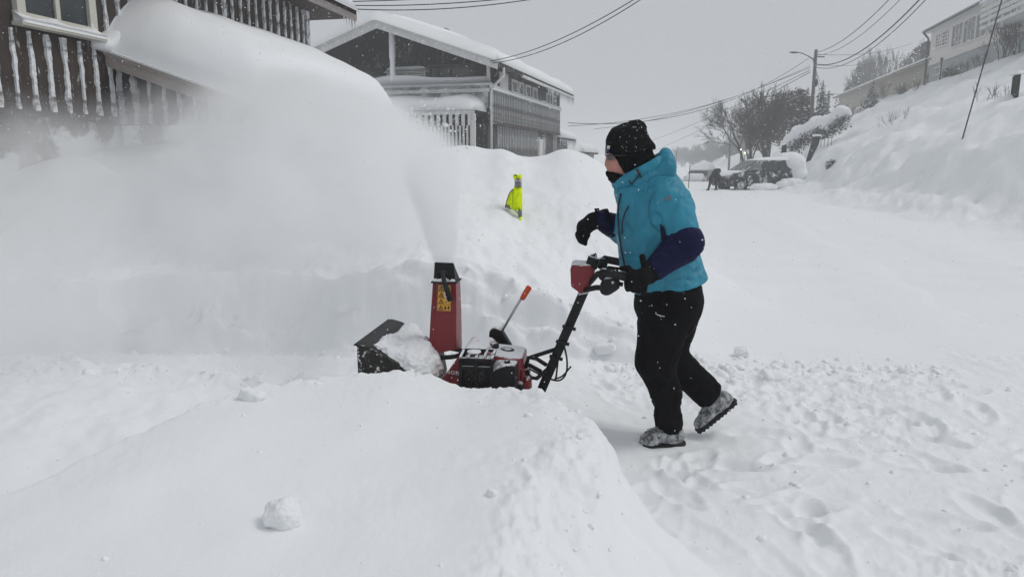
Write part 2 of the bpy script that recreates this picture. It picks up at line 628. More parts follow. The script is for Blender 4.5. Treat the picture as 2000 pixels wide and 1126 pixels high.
def H(x, y, detail=True):
    x = np.asarray(x, float)
    y = np.asarray(y, float)
    q = N1[0] * x + N1[1] * y
    t = D1[0] * x + D1[1] * y
    # street
    z = 0.05 * fbm2(x * .16 + 3, y * .16, 3) + 0.012 * fbm2(x * .9, y * .9, 3)
    far = sstep(14, 30, y)
    z += 0.02 * np.sin(q * 3.1 + .3 * np.sin(t * .2)) * (1 - sstep(4, 7, np.abs(q - 1))) * (1 - far * .3)
    for qq in (1.3, 2.9):
        z -= .035 * np.exp(-((q - qq - .25 * noise2(t * .18, 1.1)) / .16) ** 2) * sstep(5.5, 8, y) * (.6 + .6 * noise2(t * .9, qq))
    z += .012 * fbm2(x * 1.1, y * .7, 4) * sstep(5, 7, y)
    # smooth deep snow on the house side further up the street
    side = 1 - sstep(-4.2, -1.2, q + 1.2 * noise2(t * .12, 2.2))
    z += side * sstep(9, 13, y) * (0.75 + .35 * fbm2(x * .35, y * .25 + 5, 3))
    # ploughed heap with a cut face
    C = np.interp(x, _CX, _CV)
    T = np.interp(x, _CX, _TV)
    T = T + (0.035 * fbm2(x * 5, y * 3, 3)) * sstep(.03, .2, T)
    wall_y = 5.12 + .07 * noise2(x * 1.3, 4.0) + .045 * fbm2(x * 2.2 + 5, y * 9, 3)
    s = np.clip((y - 5.2) / (9.8 - 5.2), 0, 1)
    C = C + .10 * noise2(x * .9 + 4, y * .8) * sstep(.5, 1.2, C) * (1 - sstep(8.6, 9.6, y))
    up = T + np.maximum(C - T, 0) * (0.25 * s + .75 * s ** 2.0 * (3 - 2 * s) ** .5 / 1.0)
    up = np.minimum(up, np.maximum(C, T))
    lumps = .06 * fbm2(x * .8, y * .6 + 2, 2) + .009 * fbm2(x * 4, y * 3, 3)
    up = up + lumps * sstep(.15, .6, up)
    back = 1 - .62 * sstep(10.3, 13.5, y)
    face = sstep(wall_y - .12, wall_y + .13, y)
    face = np.clip(face + .10 * np.sin(face * 3.1416) * fbm2(x * .9, face * 5 + 2, 3), 0, 1.05)
    bank = up * face * back
    z = np.maximum(z, bank) + 0.25 * np.minimum(np.maximum(z, 0), bank) * 0
    # drift against the brown house
    drift = (1 - sstep(-6.9, -4.6, q)) * sstep(6.0, 8.3, y) * (1.3 + .32 * fbm2(t * .7, q * .4, 3)) * (1 - sstep(15.5, 18, y))
    z = np.maximum(z, drift)
    # loose snow on the cleared strip, trodden floor, clod rim
    strip = sstep(2.6, 3.4, y) * (1 - sstep(5.0, 5.3, y)) * (1 - sstep(.2, .9, x))
    z = z + strip * (.075 + .018 * fbm2(x * 4, y * 4, 3) + .05 * np.exp(-((y - 4.75 - .05 * noise2(x * 2, 0)) / .12) ** 2))
    # rubble rim along the foot of the cut face, left of the machine
    rim_y = 4.25 + .25 * np.clip(-x - .9, 0, 3) * .2
    z = z + (1 - sstep(-1.1, -.8, x)) * sstep(-4.5, -3.0, x) * np.exp(-((y - rim_y - .07 * noise2(x * 3, 1)) / .13) ** 2) * (.05 + .05 * fbm2(x * 5, y * 5, 4))
    tr = sstep(.35, .8, x) * (1 - sstep(2.6, 3.9, x - .25 * y)) * sstep(1.2, 2.0, y) * (1 - sstep(4.8, 5.6, y))
    if detail:
        rid = 1 - np.abs(fbm2(x * 5.2, y * 5.2, 4, .55))
        z = z + tr * (.26 + .74 * sstep(-.1, .5, fbm2(x * .8, y * .8 + 3, 2))) * (.032 * (rid - .75) + .012 * fbm2(x * 12, y * 12, 3))
        clod_y = 4.92 + .12 * (x - 1.6) * -.35 + .06 * noise2(x * 3, 9)
        cl = sstep(1.25, 1.6, x) * (1 - sstep(2.9, 3.6, x))
        z = z + cl * np.exp(-((y - clod_y) / .11) ** 2) * np.maximum(0, .012 + .055 * fbm2(x * 6, y * 6, 4)) * sstep(-.3, .3, noise2(x * 1.7, 3))
        near = (y > 1.5) & (y < 6) & (x > 0) & (x < 4)
        if np.any(near):
            xs, ys = x[near], y[near]
            dz = np.zeros(xs.shape)
            for fx, fy, an, dep, sc in FOOT:
                ca, sa = math.cos(an), math.sin(an)
                u = ((xs - fx) * ca + (ys - fy) * sa) / (.055 * sc)
                w = (-(xs - fx) * sa + (ys - fy) * ca) / (.14 * sc)
                r2 = u * u + w * w
                dz += -dep * .75 * np.exp(-r2 ** 2) + dep * .35 * np.exp(-((np.sqrt(r2) - 1.25) / .28) ** 2)
            zz = z.copy()
            heel = np.exp(-(((xs - .74) / .16) ** 2 + ((ys - 3.49) / .12) ** 2))
            zz[near] += dz * (.55 + .45 * noise2(xs * 9, ys * 9)) * (1 - heel)
            zz[near] = zz[near] * (1 - heel) + heel * (.030 + .03 * sstep(.72, .60, xs))
            z = zz
    # undisturbed snow pack in the foreground
    pe = sd_poly(x + .035 * noise2(x * 4, y * 4) + .015 * noise2(x * 13, y * 13), y + .035 * noise2(x * 4 + 7, y * 4) + .012 * noise2(x * 15, y * 15), PACK)
    # steep where the machine cut it, a long slope to the left
    lo_w = .13 + .55 * (1 - sstep(-2.6, -1.2, x)) * 1.0 + .50 * sstep(-.35, .0, x) * (1 - sstep(1.9, 2.75, y))
    k = sstep(-lo_w, .10, pe)
    crest = .54 - .072 * sstep(-.55, -.18, x) + .016 * sstep(-.02, .14, x) - .10 * sstep(.10, .42, x)
    plain = .51 - .03 * sstep(2.6, 1.2, y) + .012 * fbm2(x * .9, y * .9, 2)
    nearcrest = sstep(2.1, 2.95, y)
    top = crest * nearcrest + plain * (1 - nearcrest) + .02 * fbm2(x * 1.3, y * 1.3 + 4, 3)
    if detail:
        top = top + (.0045 * fbm2(x * 14, y * 14, 3) * sstep(-.6, 0, x) + .0018 * fbm2(x * 30, y * 30, 2)) * (.25 + .75 * sstep(-.2, .5, noise2(x * 1.9 + 6, y * 1.9)))
        edge = np.exp(-((pe - .02) / .09) ** 2) * sstep(2.0, 2.8, y)
        top = top + edge * .022 * fbm2(x * 16, y * 16, 3)
        rgt = np.exp(-((pe - .02) / .16) ** 2) * sstep(-.25, .1, x)
        top = top + rgt * (.018 * (.6 - np.abs(fbm2(x * 7, y * 7, 3)) * 1.3) + .012 * fbm2(x * 22, y * 22, 3))
    z = z * (1 - k) + top * k
    # low snow to the left of the pack
    lf = (1 - sstep(-2.4, -1.3, x)) * (1 - sstep(3.6, 5.2, y)) * (1 - k)
    z = z + lf * (.12 + .03 * fbm2(x * .9, y * .9, 3))
    # hillside on the right with the ploughed edge at its foot
    q0 = np.interp(t, [0, 14, 24, 40, 60, 120], [7.4, 6.6, 6.0, 5.6, 6.2, 7.5]) + .55 * noise2(t * .16, 3.3) + .45 * fbm2(x * .5, y * .5, 3)
    e = q - q0
    foot = 1.30 * sstep(-.6, 3.4, e) * (1 + .2 * noise2(x * .3, y * .3 + 5))
    slope = .50 * np.maximum(e - 1.1, 0)
    hill = foot + slope
    cap = 8.7 + .25 * noise2(t * .1, q * .1)
    hill = np.where(hill > cap - 1.0, cap - np.exp(-(hill - cap + 1.0)), hill)
    hill = hill + sstep(.3, 2.5, e) * (.22 * fbm2(x * .33, y * .33, 3) + .06 * fbm2(x * 1.3, y * 1.3, 3)) + sstep(-.3, .6, e) * (1 - sstep(1.5, 3, e)) * (.10 * fbm2(x * 1.1, y * 1.1, 3) + .05 * fbm2(x * 2.6, y * 2.6, 3))
    z = np.where(e > -.5, np.maximum(z, hill * sstep(-.5, -.1, e)), z)
    # land behind
    z = z + 6.0 * sstep(150, 420, y) * sstep(0, 60, np.abs(q))
    return z


def ground_z(x, y):
    return float(H(np.array([x]), np.array([y]))[0])


def ground_hit(px, py, y0=1.0, y1=90.0):
    """Where the sight line through that place of the photograph first meets the snow."""
    a, dy, dz = ray(px, py)
    ys = np.concatenate([np.arange(y0, min(12, y1), .01), np.arange(max(12, y0), y1, .05)]) if y0 < 12 else np.arange(y0, y1, .05)
    xs = a / dy * ys
    zs = CAM_Z + dz / dy * ys
    below = np.nonzero(zs <= H(xs, ys))[0]
    if not len(below):                     # just over a crest: take the crest
        gap = (zs - H(xs, ys)) / ys
        i = int(np.argmin(gap))
        return Vector((xs[i], ys[i], ground_z(xs[i], ys[i])))
    i = below[0]
    return Vector((xs[i], ys[i], zs[i]))


def build_ground():
    def dens(segs):
        out = []
        for a, b, st in segs:
            out.append(np.arange(a, b, st))
        return np.concatenate(out)
    Y = dens([(-8, -1, .7), (-1, .9, .12), (.9, 2.0, .014), (2.0, 2.7, .014), (2.7, 3.4, .011), (3.4, 4.9, .017), (4.9, 5.5, .014), (5.5, 7, .04), (7, 11, .05), (11, 16, .12)])
    Y = np.concatenate([Y, 16 * np.exp(np.linspace(0, math.log(450 / 16), 380))])
    K = dens([(-40, -3, 3.0), (-3, -1.0, .12), (-1.0, -.72, .012), (-.72, .74, .00215), (.74, 1.0, .012), (1.0, 3, .12), (3, 40.1, 3.0)])
    W = np.maximum(Y + .35, 1.1)
    X = np.clip(K[None, :] * W[:, None], -420, 420) + np.sign(K)[None, :] * np.maximum(np.abs(K)[None, :] * W[:, None] - 420, 0) * 1e-3
    YY = np.repeat(Y[:, None], len(K), 1)
    Z = H(X, YY)
    v = np.stack([X, YY, Z], -1).reshape(-1, 3)
    nr, nc = X.shape
    i = np.arange((nr - 1) * (nc - 1))
    r_, c_ = i // (nc - 1), i % (nc - 1)
    a = r_ * nc + c_
    f = np.stack([a, a + 1, a + nc + 1, a + nc], 1)
    o = np_mesh('snowy_ground', v, f, SNOW)
    tag(o, 'deep white snow over the street, the heaps and the hillside', None, None, 'structure')
    return o


ground = build_ground()
# ---------------------------------------------------------------- houses
BROWN = M('dark_brown_boards', (0.050, 0.036, 0.031), 0.75, .35, 3.0, .3, 30, snow=(.60, .12, 7), stretch=(3, 3, .5))
BROWN2 = M('grey_brown_boards', (0.050, 0.048, 0.047), 0.8, .3, 3.0, .2, 20, snow=(.575, .2, 3), stretch=(2, 2, .6))
CRUST = M('snow_crusted_batten', (0.16, 0.15, 0.145), 0.8, .2, 5, .5, 40, snow=(.36, .16, 9))
CRUST2 = M('frosted_batten', (0.22, 0.22, 0.22), 0.8, .2, 5, .2, 40, snow=(.40, .25, 3))
CONCRETE = M('foundation_concrete', (0.17, 0.165, 0.16), 0.9, .25, 2.5, .4, 25, snow=(.50, .06, 1.6))
CREAM = M('cream_paint', (0.62, 0.60, 0.53), 0.55, .08, 3, .1, 50, snow=(.60, .1, 6))
GREYPAINT = M('greyed_white_paint', (0.60, 0.595, 0.585), 0.65, .08, 2, .1, 30, snow=(.52, .2, 5))
PINKISH = M('weathered_fascia_board', (0.36, 0.315, 0.295), 0.75, .08, 2.5, .25, 25, snow=(.66, .2, 5), stretch=(1, 1, 3))
GLASS = M('window_glass', (0.045, 0.055, 0.06), 0.12, .3, 1.5, 0, spec=.6)
GLASSF = M('frosted_window_glass', (0.10, 0.11, 0.115), 0.25, .3, 2.5, 0, spec=.6, snow=(.55, .15, 3))
DARKPLASTIC = M('dark_metal', (0.02, 0.02, 0.022), 0.5, .2, 8)
ICE = M('ice', (0.62, 0.66, 0.70), 0.25, .1, 10, .3, 30, spec=.6)
BROWNFRAME = M('brown_window_frame', (0.20, 0.155, 0.135), 0.7, .2, 4, .1, 30)


def snow_cap(name, xs, ys, bottom, thick, parent, mat=SNOW):
    """Closed snow body: bottom(x, y) is what it lies on, thick(x, y) >= 0 its depth (both for arrays)."""
    X, Y = np.meshgrid(xs, ys, indexing='ij')
    b = bottom(X, Y) - .02
    t = b + .02 + np.maximum(thick(X, Y), .004)
    nx, ny = X.shape
    v = np.concatenate([np.stack([X, Y, t], -1).reshape(-1, 3), np.stack([X, Y, b], -1).reshape(-1, 3)])
    f = []
    n = nx * ny
    i, j = np.meshgrid(np.arange(nx - 1), np.arange(ny - 1), indexing='ij')
    a = (i * ny + j).ravel()
    top = np.stack([a, a + ny, a + ny + 1, a + 1], 1)
    f.append(top)
    f.append(top[:, ::-1] + n)
    for k in range(nx - 1):
        a0, a1 = k * ny, (k + 1) * ny
        f.append(np.array([[a0, a0 + n, a1 + n, a1]])[:, ::-1])
        b0, b1 = a0 + ny - 1, a1 + ny - 1
        f.append(np.array([[b0, b0 + n, b1 + n, b1]]))
    for k in range(ny - 1):
        f.append(np.array([[k, k + 1, k + 1 + n, k + n]])[:, ::-1])
        e = (nx - 1) * ny + k
        f.append(np.array([[e, e + 1, e + 1 + n, e + n]]))
    return np_mesh(name, v, np.concatenate(f), mat, parent)


def edge_round(x, lo, hi, r):
    """1 inside, falling like a quarter circle to 0 at lo and hi."""
    d = np.clip(np.minimum(x - lo, hi - x) / r, 0, 1)
    return np.sqrt(np.clip(1 - (1 - d) ** 2, 0, 1))


def crusty_batten(w, h, th, rnd, seg=14, rough=.45):
    """Upright strip with uneven snow clinging to it; base at the origin, outside is -Y."""
    mb = MB()
    v, f = [], []
    sa, sb = rnd.uniform(0, 99), rnd.uniform(0, 99)
    for i in range(seg + 1):
        z = h * i / seg
        n1 = float(noise2(z * 3.1 + sa, sb)) + .6 * float(noise2(z * 9 + sb, sa)) + .35 * float(noise2(z * 27, sa))
        n2 = float(noise2(z * 2.3 + sb, sa + 4)) + .6 * float(noise2(z * 8 + sa, sb)) + .35 * float(noise2(z * 25, sb))
        l = w * max(.22, .5 + rough * n1 * .8)
        r_ = w * max(.22, .5 + rough * n2 * .8)
        t = th * (1 + .8 * max(0, n1))
        v += [(-l, 0, z), (-l * .8, -t, z), (r_ * .8, -t, z), (r_, 0, z)]
    for i in range(seg):
        a = i * 4
        for k in range(3):
            f.append((a + k, a + k + 1, a + 4 + k + 1, a + 4 + k))
    f += [(0, 1, 2, 3), (seg * 4 + 3, seg * 4 + 2, seg * 4 + 1, seg * 4)]
    mb.add(v, f)
    me = bpy.data.meshes.new('batten')
    me.from_pydata(mb.v, [], mb.f)
    return me


def put(name, me, parent, loc, mat=None, scale=(1, 1, 1), rz=0.0):
    o = link(name, me, parent, mat)
    o.location = loc
    o.scale = scale
    o.rotation_euler = (0, 0, rz)
    return o


def window(parent, x0, x1, z0, z1, y, fr, fmat, gmat, depth=.05, muntin=(0, 0), sill=True, snow=0.0, thin=.02):
    """Window in a wall whose outside is -Y at the height y."""
    f = MB()
    f.box(x0 - fr, x1 + fr, y - depth, y + .01, z1, z1 + fr)
    f.box(x0 - fr, x1 + fr, y - depth, y + .01, z0 - fr, z0)
    f.box(x0 - fr, x0, y - depth, y + .01, z0, z1)
    f.box(x1, x1 + fr, y - depth, y + .01, z0, z1)
    for i in range(muntin[0]):
        xc = x0 + (x1 - x0) * (i + 1) / (muntin[0] + 1)
        f.box(xc - thin, xc + thin, y - depth * .7, y - .012, z0, z1)
    for i in range(muntin[1]):
        zc = z0 + (z1 - z0) * (i + 1) / (muntin[1] + 1)
        f.box(x0, x1, y - depth * .65, y - .014, zc - thin, zc + thin)
    w = f.build('window', fmat, parent)
    MB().box(x0 + .002, x1 - .002, y - .012, y - .003, z0 + .002, z1 - .002).build('pane', gmat, w)
    if sill:
        MB().box(x0 - fr - .04, x1 + fr + .04, y - depth - .09, y, z0 - fr - .045, z0 - fr - .003).build('sill', fmat, w)
    if snow:
        xs = np.linspace(x0 - fr - .03, x1 + fr + .03, 24)
        ys = np.linspace(y - depth - .10, y - .008, 8)
        snow_cap('sill_snow', xs, ys, lambda X, Y: np.full(X.shape, z0 - fr), lambda X, Y: snow * (1 + .25 * noise2(X * 4, Y * 4)) * (.25 + .75 * sstep(y - depth - .11, y, Y)), w)
    return w


# ---- the brown house on the left
H1A = math.atan2(D1[1], D1[0])
house1 = empty('brown_house', (-5.509, 8.5, 0), H1A, 'dark brown board-and-batten house with snow-crusted battens at the left edge', 'house')
rb = random.Random(3)
MB().box(-6, 6.56, 0, 5, 2.0, 4.4).build('wall', BROWN, house1)
MB().box(-6, 6.50, .06, 5, -.5, 2.0).build('foundation', CONCRETE, house1)
MB().box(-6, 6.6, -.03, .05, 1.965, 2.035).build('drip_board', BROWN, house1)
full = [crusty_batten(.055, 2.36, .025, rb, 60, .5) for _ in range(5)]
short = [crusty_batten(.062, .88, .026, rb, 30, .55) for _ in range(4)]
t_ = -4.93
i_ = 0
while t_ < 6.5:
    if -.22 < t_ < 1.08:
        put('batten', short[i_ % 4], house1, (t_, -.002, 2.03), CRUST)
    else:
        put('batten', full[i_ % 5], house1, (t_ + rb.uniform(-.012, .012), -.002, 2.03), CRUST, scale=(rb.uniform(.75, 1.25), 1, 1))
    t_ += .236
    i_ += 1
MB().box(6.50, 6.62, -.035, .1, 2.0, 4.4).build('corner_board', CRUST, house1)
w1 = window(house1, -.03, .90, 3.10, 4.15, -.01, .11, CREAM, GLASS, .06, (1, 0), True, .10, .03)
MB().box(2.42, 2.56, -.04, .0, 3.2, 4.4).build('trim_board', CREAM, house1)
eave = MB()
eave.box(-6.5, 7.45, -.62, 5.2, 4.38, 4.44)
eave.build('soffit', BROWN, house1)
MB().box(-6.5, 7.47, -.66, -.615, 4.33, 4.52).build('eave_board', PINKISH, house1)
MB().prism([(-.66, 4.45), (5.2, 6.6), (5.2, 6.75), (-.66, 4.55)], lambda p, q, d: (d, p, q), -6.5, 7.45).build('roof', DARKPLASTIC, house1)
snow_cap('roof_snow', np.linspace(-6.5, 7.52, 60), np.linspace(-.78, 5.2, 26), lambda X, Y: 4.55 + (Y + .66) * .367,
         lambda X, Y: (.30 + .06 * fbm2(X * .8, Y, 2)) * edge_round(Y, -.78, 9, .35) * edge_round(X, -9, 7.52, .25), house1)
ic = MB().tube([(0, 0, 0), (0, 0, -.12), (0, 0, -.3)], [.018, .012, .001], 6)
ice_me = ic.build('icicle', ICE, house1, True)
ice_me.location = (7.3, -.63, 4.33)
for k in range(5):
    put('icicle', ice_me.data, house1, (7.42 - k * .13, -.64, 4.34), scale=(1, 1, .4 + .3 * rb.random()))
# entrance porch with a pent roof running down towards the street
PT0, PT1, PO = 1.16, 4.7, 1.98
roof_z = lambda o: 2.87 - .338 * o
MB().prism([(0, roof_z(0) - .20), (-PO, roof_z(PO) - .20), (-PO, roof_z(PO)), (0, roof_z(0))], lambda p, q, d: (d, p, q), PT0, PT0 + .045).build('verge_board', PINKISH, house1)
MB().prism([(0, roof_z(0) - .06), (-PO, roof_z(PO) - .06), (-PO, roof_z(PO) + .012), (0, roof_z(0) + .012)], lambda p, q, d: (d, p, q), PT0 - .02, PT0 - .001).build('verge_trim', PINKISH, house1)
MB().prism([(0, roof_z(0) - .12), (-PO + .05, roof_z(PO) - .1), (-PO + .05, roof_z(PO) - .005), (0, roof_z(0) - .005)], lambda p, q, d: (d, p, q), PT0 + .046, PT1).build('porch_roof', DARKPLASTIC, house1)
MB().prism([(0, 1.93), (-1.66, 1.93), (-1.66, roof_z(1.66) - .13), (0, roof_z(0) - .13)], lambda p, q, d: (d, p, q), PT0 + .15, PT1 - .2).build('porch_wall', BROWN2, house1)
pb = [crusty_batten(.055, 1.0, .022, rb, 24, .4) for _ in range(3)]
for k in range(8):
    o_ = .06 + k * .222
    put('batten', pb[k % 3], house1, (PT0 + .148, -o_, 1.94), CRUST2, scale=(1.6 if k < 2 else 1, 1, max(.1, roof_z(o_) - .14 - 1.94)), rz=-math.pi / 2)
MB().box(PT0 + .16, PT1 - .3, -1.6, -.02, .2, 1.928).build('porch_foundation', CONCRETE, house1)


def porch_snow(X, Y):
    o = -Y
    th = .10 + .78 * (1 - np.exp(-np.maximum(X - PT0, 0) / .42))
    th = th * (1.0 - .20 * sstep(.2, 2.4, o) + .10 * np.exp(-((X - 2.0) / .5) ** 2 - (o / .7) ** 2))
    return (th + .02 * fbm2(X * 1.6, Y * 1.6, 2)) * edge_round(o, -9, 2.40, .65) * edge_round(X, PT0 - .02, 12, .12)


cap = snow_cap('porch_snow', PT0 - .03 + 4.2 * np.linspace(0, 1, 90) ** 1.5, np.linspace(-2.40, -.003, 56),
               lambda X, Y: np.where(-Y < PO, roof_z(-Y) + .01, roof_z(PO) + .01 - .6 * (-Y - PO)), porch_snow, house1)
# blown snow packed into the corner beside the porch
sdf_obj('corner_snow', lambda p: smax(smin(sd_ell(p, (1.12, .0, 2.93), (.17, .16, .10)), sd_ell(p, (1.32, .0, 2.98), (.22, .22, .17)), .08), sd_plane(p, (0, .03, 0), (0, 1, 0)), .01),
        (.8, -.45, 2.65), (1.65, .3, 3.3), .025, SNOW, house1, lambda v, n: .025 * noise3(v * 6))

# ---- the gabled house with the open veranda
D2 = (.2785, .9604)
house2 = empty('gabled_house', (-.895, 30.0, 0), math.atan2(D2[1], D2[0]), 'grey-brown gabled house with open veranda, row of small windows and snowy roof', 'house')
RZ, RS, RE = 7.02, .345, 5.13       # ridge height, pitch, eave
LEN, WID = 13.1, 9.0
MB().box(2.6, LEN, 0, WID, 3.08, 5.5).build('wall', BROWN2, house2)
MB().box(.0, LEN, .1, WID, -.6, 3.02).build('ground_floor_wall', BROWN2, house2)
MB().prism([(.02, 5.4), (WID / 2, RZ - .12), (WID - .02, 5.4)], lambda p, q, d: (d, p, q), 2.62, LEN - .02).build('gable_wall', BROWN2, house2)
MB().box(.02, 2.6, .02, WID, 3.3, 3.5).build('balcony_floor', BROWN2, house2)
# veranda front: parapet, hand rail, posts
MB().box(-.02, .06, .06, WID, 3.62, 4.50).build('parapet', M('frosted_parapet_boards', (.26, .26, .26), .8, .15, 2, .2, 20, snow=(.42, .3, 2)), house2)
MB().box(-.10, .16, -.02, WID + .1, 4.50, 4.58).build('hand_rail', GREYPAINT, house2)
MB().box(-.13, -.025, .0, WID, 4.24, 4.38).build('rail_board', GREYPAINT, house2)
snow_cap('rail_snow', np.linspace(-.17, .22, 8), np.linspace(-.08, WID, 40), lambda X, Y: np.full(X.shape, 4.58),
         lambda X, Y: (.27 + .07 * noise2(Y * .7, 1) + .18 * np.exp(-((Y - 4) / 1.3) ** 2)) * edge_round(X, -.17, .22, .12) * edge_round(Y, -.08, WID + 1, .2), house2)
for y_, z_ in ((4.27, 6.85), (.06, 5.35)):
    MB().box(-.06, .06, y_ - .06, y_ + .06, 4.58, z_).build('post', GREYPAINT, house2)
sdf_obj('post_snow', lambda p: smin(sd_cap(p, (-.02, 4.27, 4.7), (-.02, 4.27, 5.6), .13, .10), sd_cap(p, (-.02, 4.27, 5.75), (-.02, 4.27, 6.75), .135, .12), .06),
        (-.25, 4.0, 4.5), (.25, 4.55, 7.0), .045, SNOW, house2)
MB().box(2.3, 2.4, .03, .1, 4.4, 5.4).build('screen_panel', GREYPAINT, house2)
MB().box(1.45, 2.6, -.01, .05, 4.36, 5.2).build('wind_screen', GREYPAINT, house2)
ww = window(house2, -3.60, -1.75, 4.2, 5.58, 0, .16, BROWNFRAME, GLASS, .08, (1, 0), False)
ww.rotation_euler = (0, 0, -math.pi / 2)
ww.location = (2.59, 0, 0)
# bargeboards, roof, roof snow
for sgn in (-1, 1):
    yb = WID / 2
    def bp(p, q, d, sgn=sgn):
        return (d, yb + sgn * p, q)
    e_ = WID / 2 + .62
    MB().prism([(0, RZ - .26), (e_, RZ - .26 - RS * e_), (e_, RZ - .02 - RS * e_), (0, RZ - .02)], bp, -.98, -.92).build('bargeboard', GREYPAINT, house2)
    MB().prism([(0, RZ - .02), (e_ + .04, RZ - .02 - RS * (e_ + .04)), (e_ + .04, RZ + .13 - RS * (e_ + .04)), (0, RZ + .13)], bp, -1.05, -.975).build('verge_board', GREYPAINT, house2)
    MB().prism([(.001, RZ - .14), (e_, RZ - .14 - RS * e_), (e_, RZ + .06 - RS * e_), (.001, RZ + .06)], bp, -.915, LEN + .9).build('roof', DARKPLASTIC if sgn > 0 else BROWN2, house2)


def h2_roof(X, Y):
    return RZ + .065 - RS * np.abs(Y - WID / 2)


def h2_snow(X, Y):
    th = .42 + .26 * sstep(-.5, 2.2, X) * (1 - .55 * sstep(5, 13, X)) * sstep(-1, 3.0, Y) * (1 - .3 * sstep(3, 7, Y)) + .05 * fbm2(X * .5, Y * .5, 3)
    return th * edge_round(Y, -.72, WID + .72, .35) * edge_round(X, -1.12, LEN + 1.0, .30)


snow_cap('roof_snow', np.linspace(-1.12, LEN + 1.0, 70), np.linspace(-.72, WID + .72, 60), h2_roof, h2_snow, house2, SNOW_FAR)
MB().box(2.6, LEN + .8, -.70, -.60, RE - .06, RE + .05).build('gutter', GREYPAINT, house2)
dp = MB().tube([(-.25, -.66, RE), (-.25, -.66, RE - .3), (-.1, -.12, RE - .75), (-.1, -.08, RE - 1.0), (-.1, -.08, .6)], .055, 8)
dp.build('downpipe', GREYPAINT, house2, True)
ic2 = MB().tube([(0, 0, 0), (0, 0, -.4), (0, 0, -1)], [.05, .03, .003], 5)
ico = ic2.build('icicle', ICE, house2, True)
ico.location = (8.4, -.66, RE - .04)
ico.scale = (1, 1, .75)
for k in range(26):
    x_ = 7.2 + k * .27 + rb.uniform(-.1, .1)
    put('icicle', ico.data, house2, (x_, -.65, RE - .04), scale=(.8, .8, rb.uniform(.12, .5)))
# battens
bt = MB().box(-.028, .028, -.03, 0, 0, 1)
b0 = bt.build('batten', CRUST2, house2)
b0.location, b0.scale = (.10, -.001, 3.12), (1, 1, 1.27)
for k in range(1, 50):
    x_ = .10 + k * .265
    put('batten', b0.data, house2, (x_, -.001, 3.12), scale=(rb.uniform(.8, 1.2), 1, 1.27 if x_ < 1.4 else 1.27))
for k in range(44):
    x_ = 1.35 + k * .265
    if 8.3 < x_ < 9.7 or x_ > 12.9 or 10.2 < x_ < 11.9:
        continue
    put('batten', b0.data, house2, (x_, .099, .9), scale=(rb.uniform(.8, 1.2), 1, 2.08))
MB().box(-.02, 2.62, -.001, .08, 3.08, 4.40).build('side_parapet', BROWN2, house2)
MB().box(0, LEN, -.06, .1, 2.98, 3.10).build('belt_board', BROWN, house2)
snow_cap('ledge_snow', np.linspace(-.05, LEN, 60), np.linspace(-.13, .0, 6), lambda X, Y: np.full(X.shape, 4.37),
         lambda X, Y: (.05 + .16 * sstep(-.12, 0, Y)) * (1 + .5 * noise2(X * .8, 3)), house2)
for x_ in (3.15, 4.25, 5.5, 6.85, 9.75, 11.2):
    window(house2, x_, x_ + .72, 4.56, 4.98, -.005, .10, GREYPAINT, GLASSF, .06, (0, 0), False)
for x_ in (8.35, 9.35):
    MB().box(x_ - .06, x_ + .06, -.02, .1, .6, 2.72).build('door_frame', GREYPAINT, house2)
dr = MB().box(8.41, 9.29, .04, .09, .6, 2.62).build('door', GREYPAINT, house2)
MB().box(8.48, 8.53, .0, .039, 1.6, 1.75).build('handle', DARKPLASTIC, dr)
# covered entrance in front: slab, slatted apron, slatted screen
MB().box(-1.5, .0, .2, 5.2, 3.40, 3.46).build('canopy_slab', DARKPLASTIC, house2)
MB().box(-1.56, -1.50, .15, 5.2, 3.28, 3.44).build('canopy_board', GREYPAINT, house2)
snow_cap('canopy_snow', np.linspace(-1.62, -.03, 16), np.linspace(.12, 5.3, 46), lambda X, Y: np.full(X.shape, 3.47),
         lambda X, Y: (.50 + .05 * np.sin(Y * 2.2) + .14 * sstep(-1.5, -.2, X)) * edge_round(Y, .12, 5.3, .9) * edge_round(X, -1.62, 3, .5), house2)
sl = MB().box(-.02, .02, -.05, .05, 0, 1)
s0 = sl.build('slat', GREYPAINT, house2)
s0.location, s0.scale = (-1.53, .35, 2.85), (1, 1.4, .43)
for k in range(1, 19):
    put('slat', s0.data, house2, (-1.53, .35 + k * .26, 2.85), scale=(1, 1.4, .43))
for k in range(25):
    put('slat', s0.data, house2, (-1.50, .30 + k * .152, 1.2), scale=(1, .72, 1.66))
MB().box(-1.4, -1.36, .25, 4.2, 1.0, 2.85).build('screen_back', DARKPLASTIC, house2)
MB().box(-1.56, -1.44, .12, .26, .8, 3.3).build('corner_post', GREYPAINT, house2)
MB().beam((-1.62, 4.0, 2.35), (-1.62, 1.6, 1.45), .05, .22).build('stair_board', GREYPAINT, house2)
MB().box(4.0, 4.4, 3.4, 3.7, 6.6, 7.55).build('roof_vent', DARKPLASTIC, house2)

bench_o = empty('garden_bench', house2.matrix_basis @ Vector((.5, 4.0, 3.85)), house2.rotation_euler[2], 'dark slatted garden bench topped with snow on the veranda behind the post', 'bench')
for k in range(6):
    MB().box(-.04, .0, -1.0, .75, .82 + k * .09, .88 + k * .09).build('slat', GREYPAINT, bench_o)
for y_ in (-1.0, -.15, .72):
    MB().box(-.05, .04, y_, y_ + .06, 0, 1.36).build('leg', GREYPAINT, bench_o)
MB().box(-.05, .55, -1.0, .75, .72, .78).build('seat', GREYPAINT, bench_o)
snow_cap('bench_snow', np.linspace(-.14, .3, 8), np.linspace(-1.08, .85, 20), lambda X, Y: np.full(X.shape, 1.36),
         lambda X, Y: .22 * edge_round(X, -.14, .3, .15) * edge_round(Y, -1.08, .85, .3), bench_o)

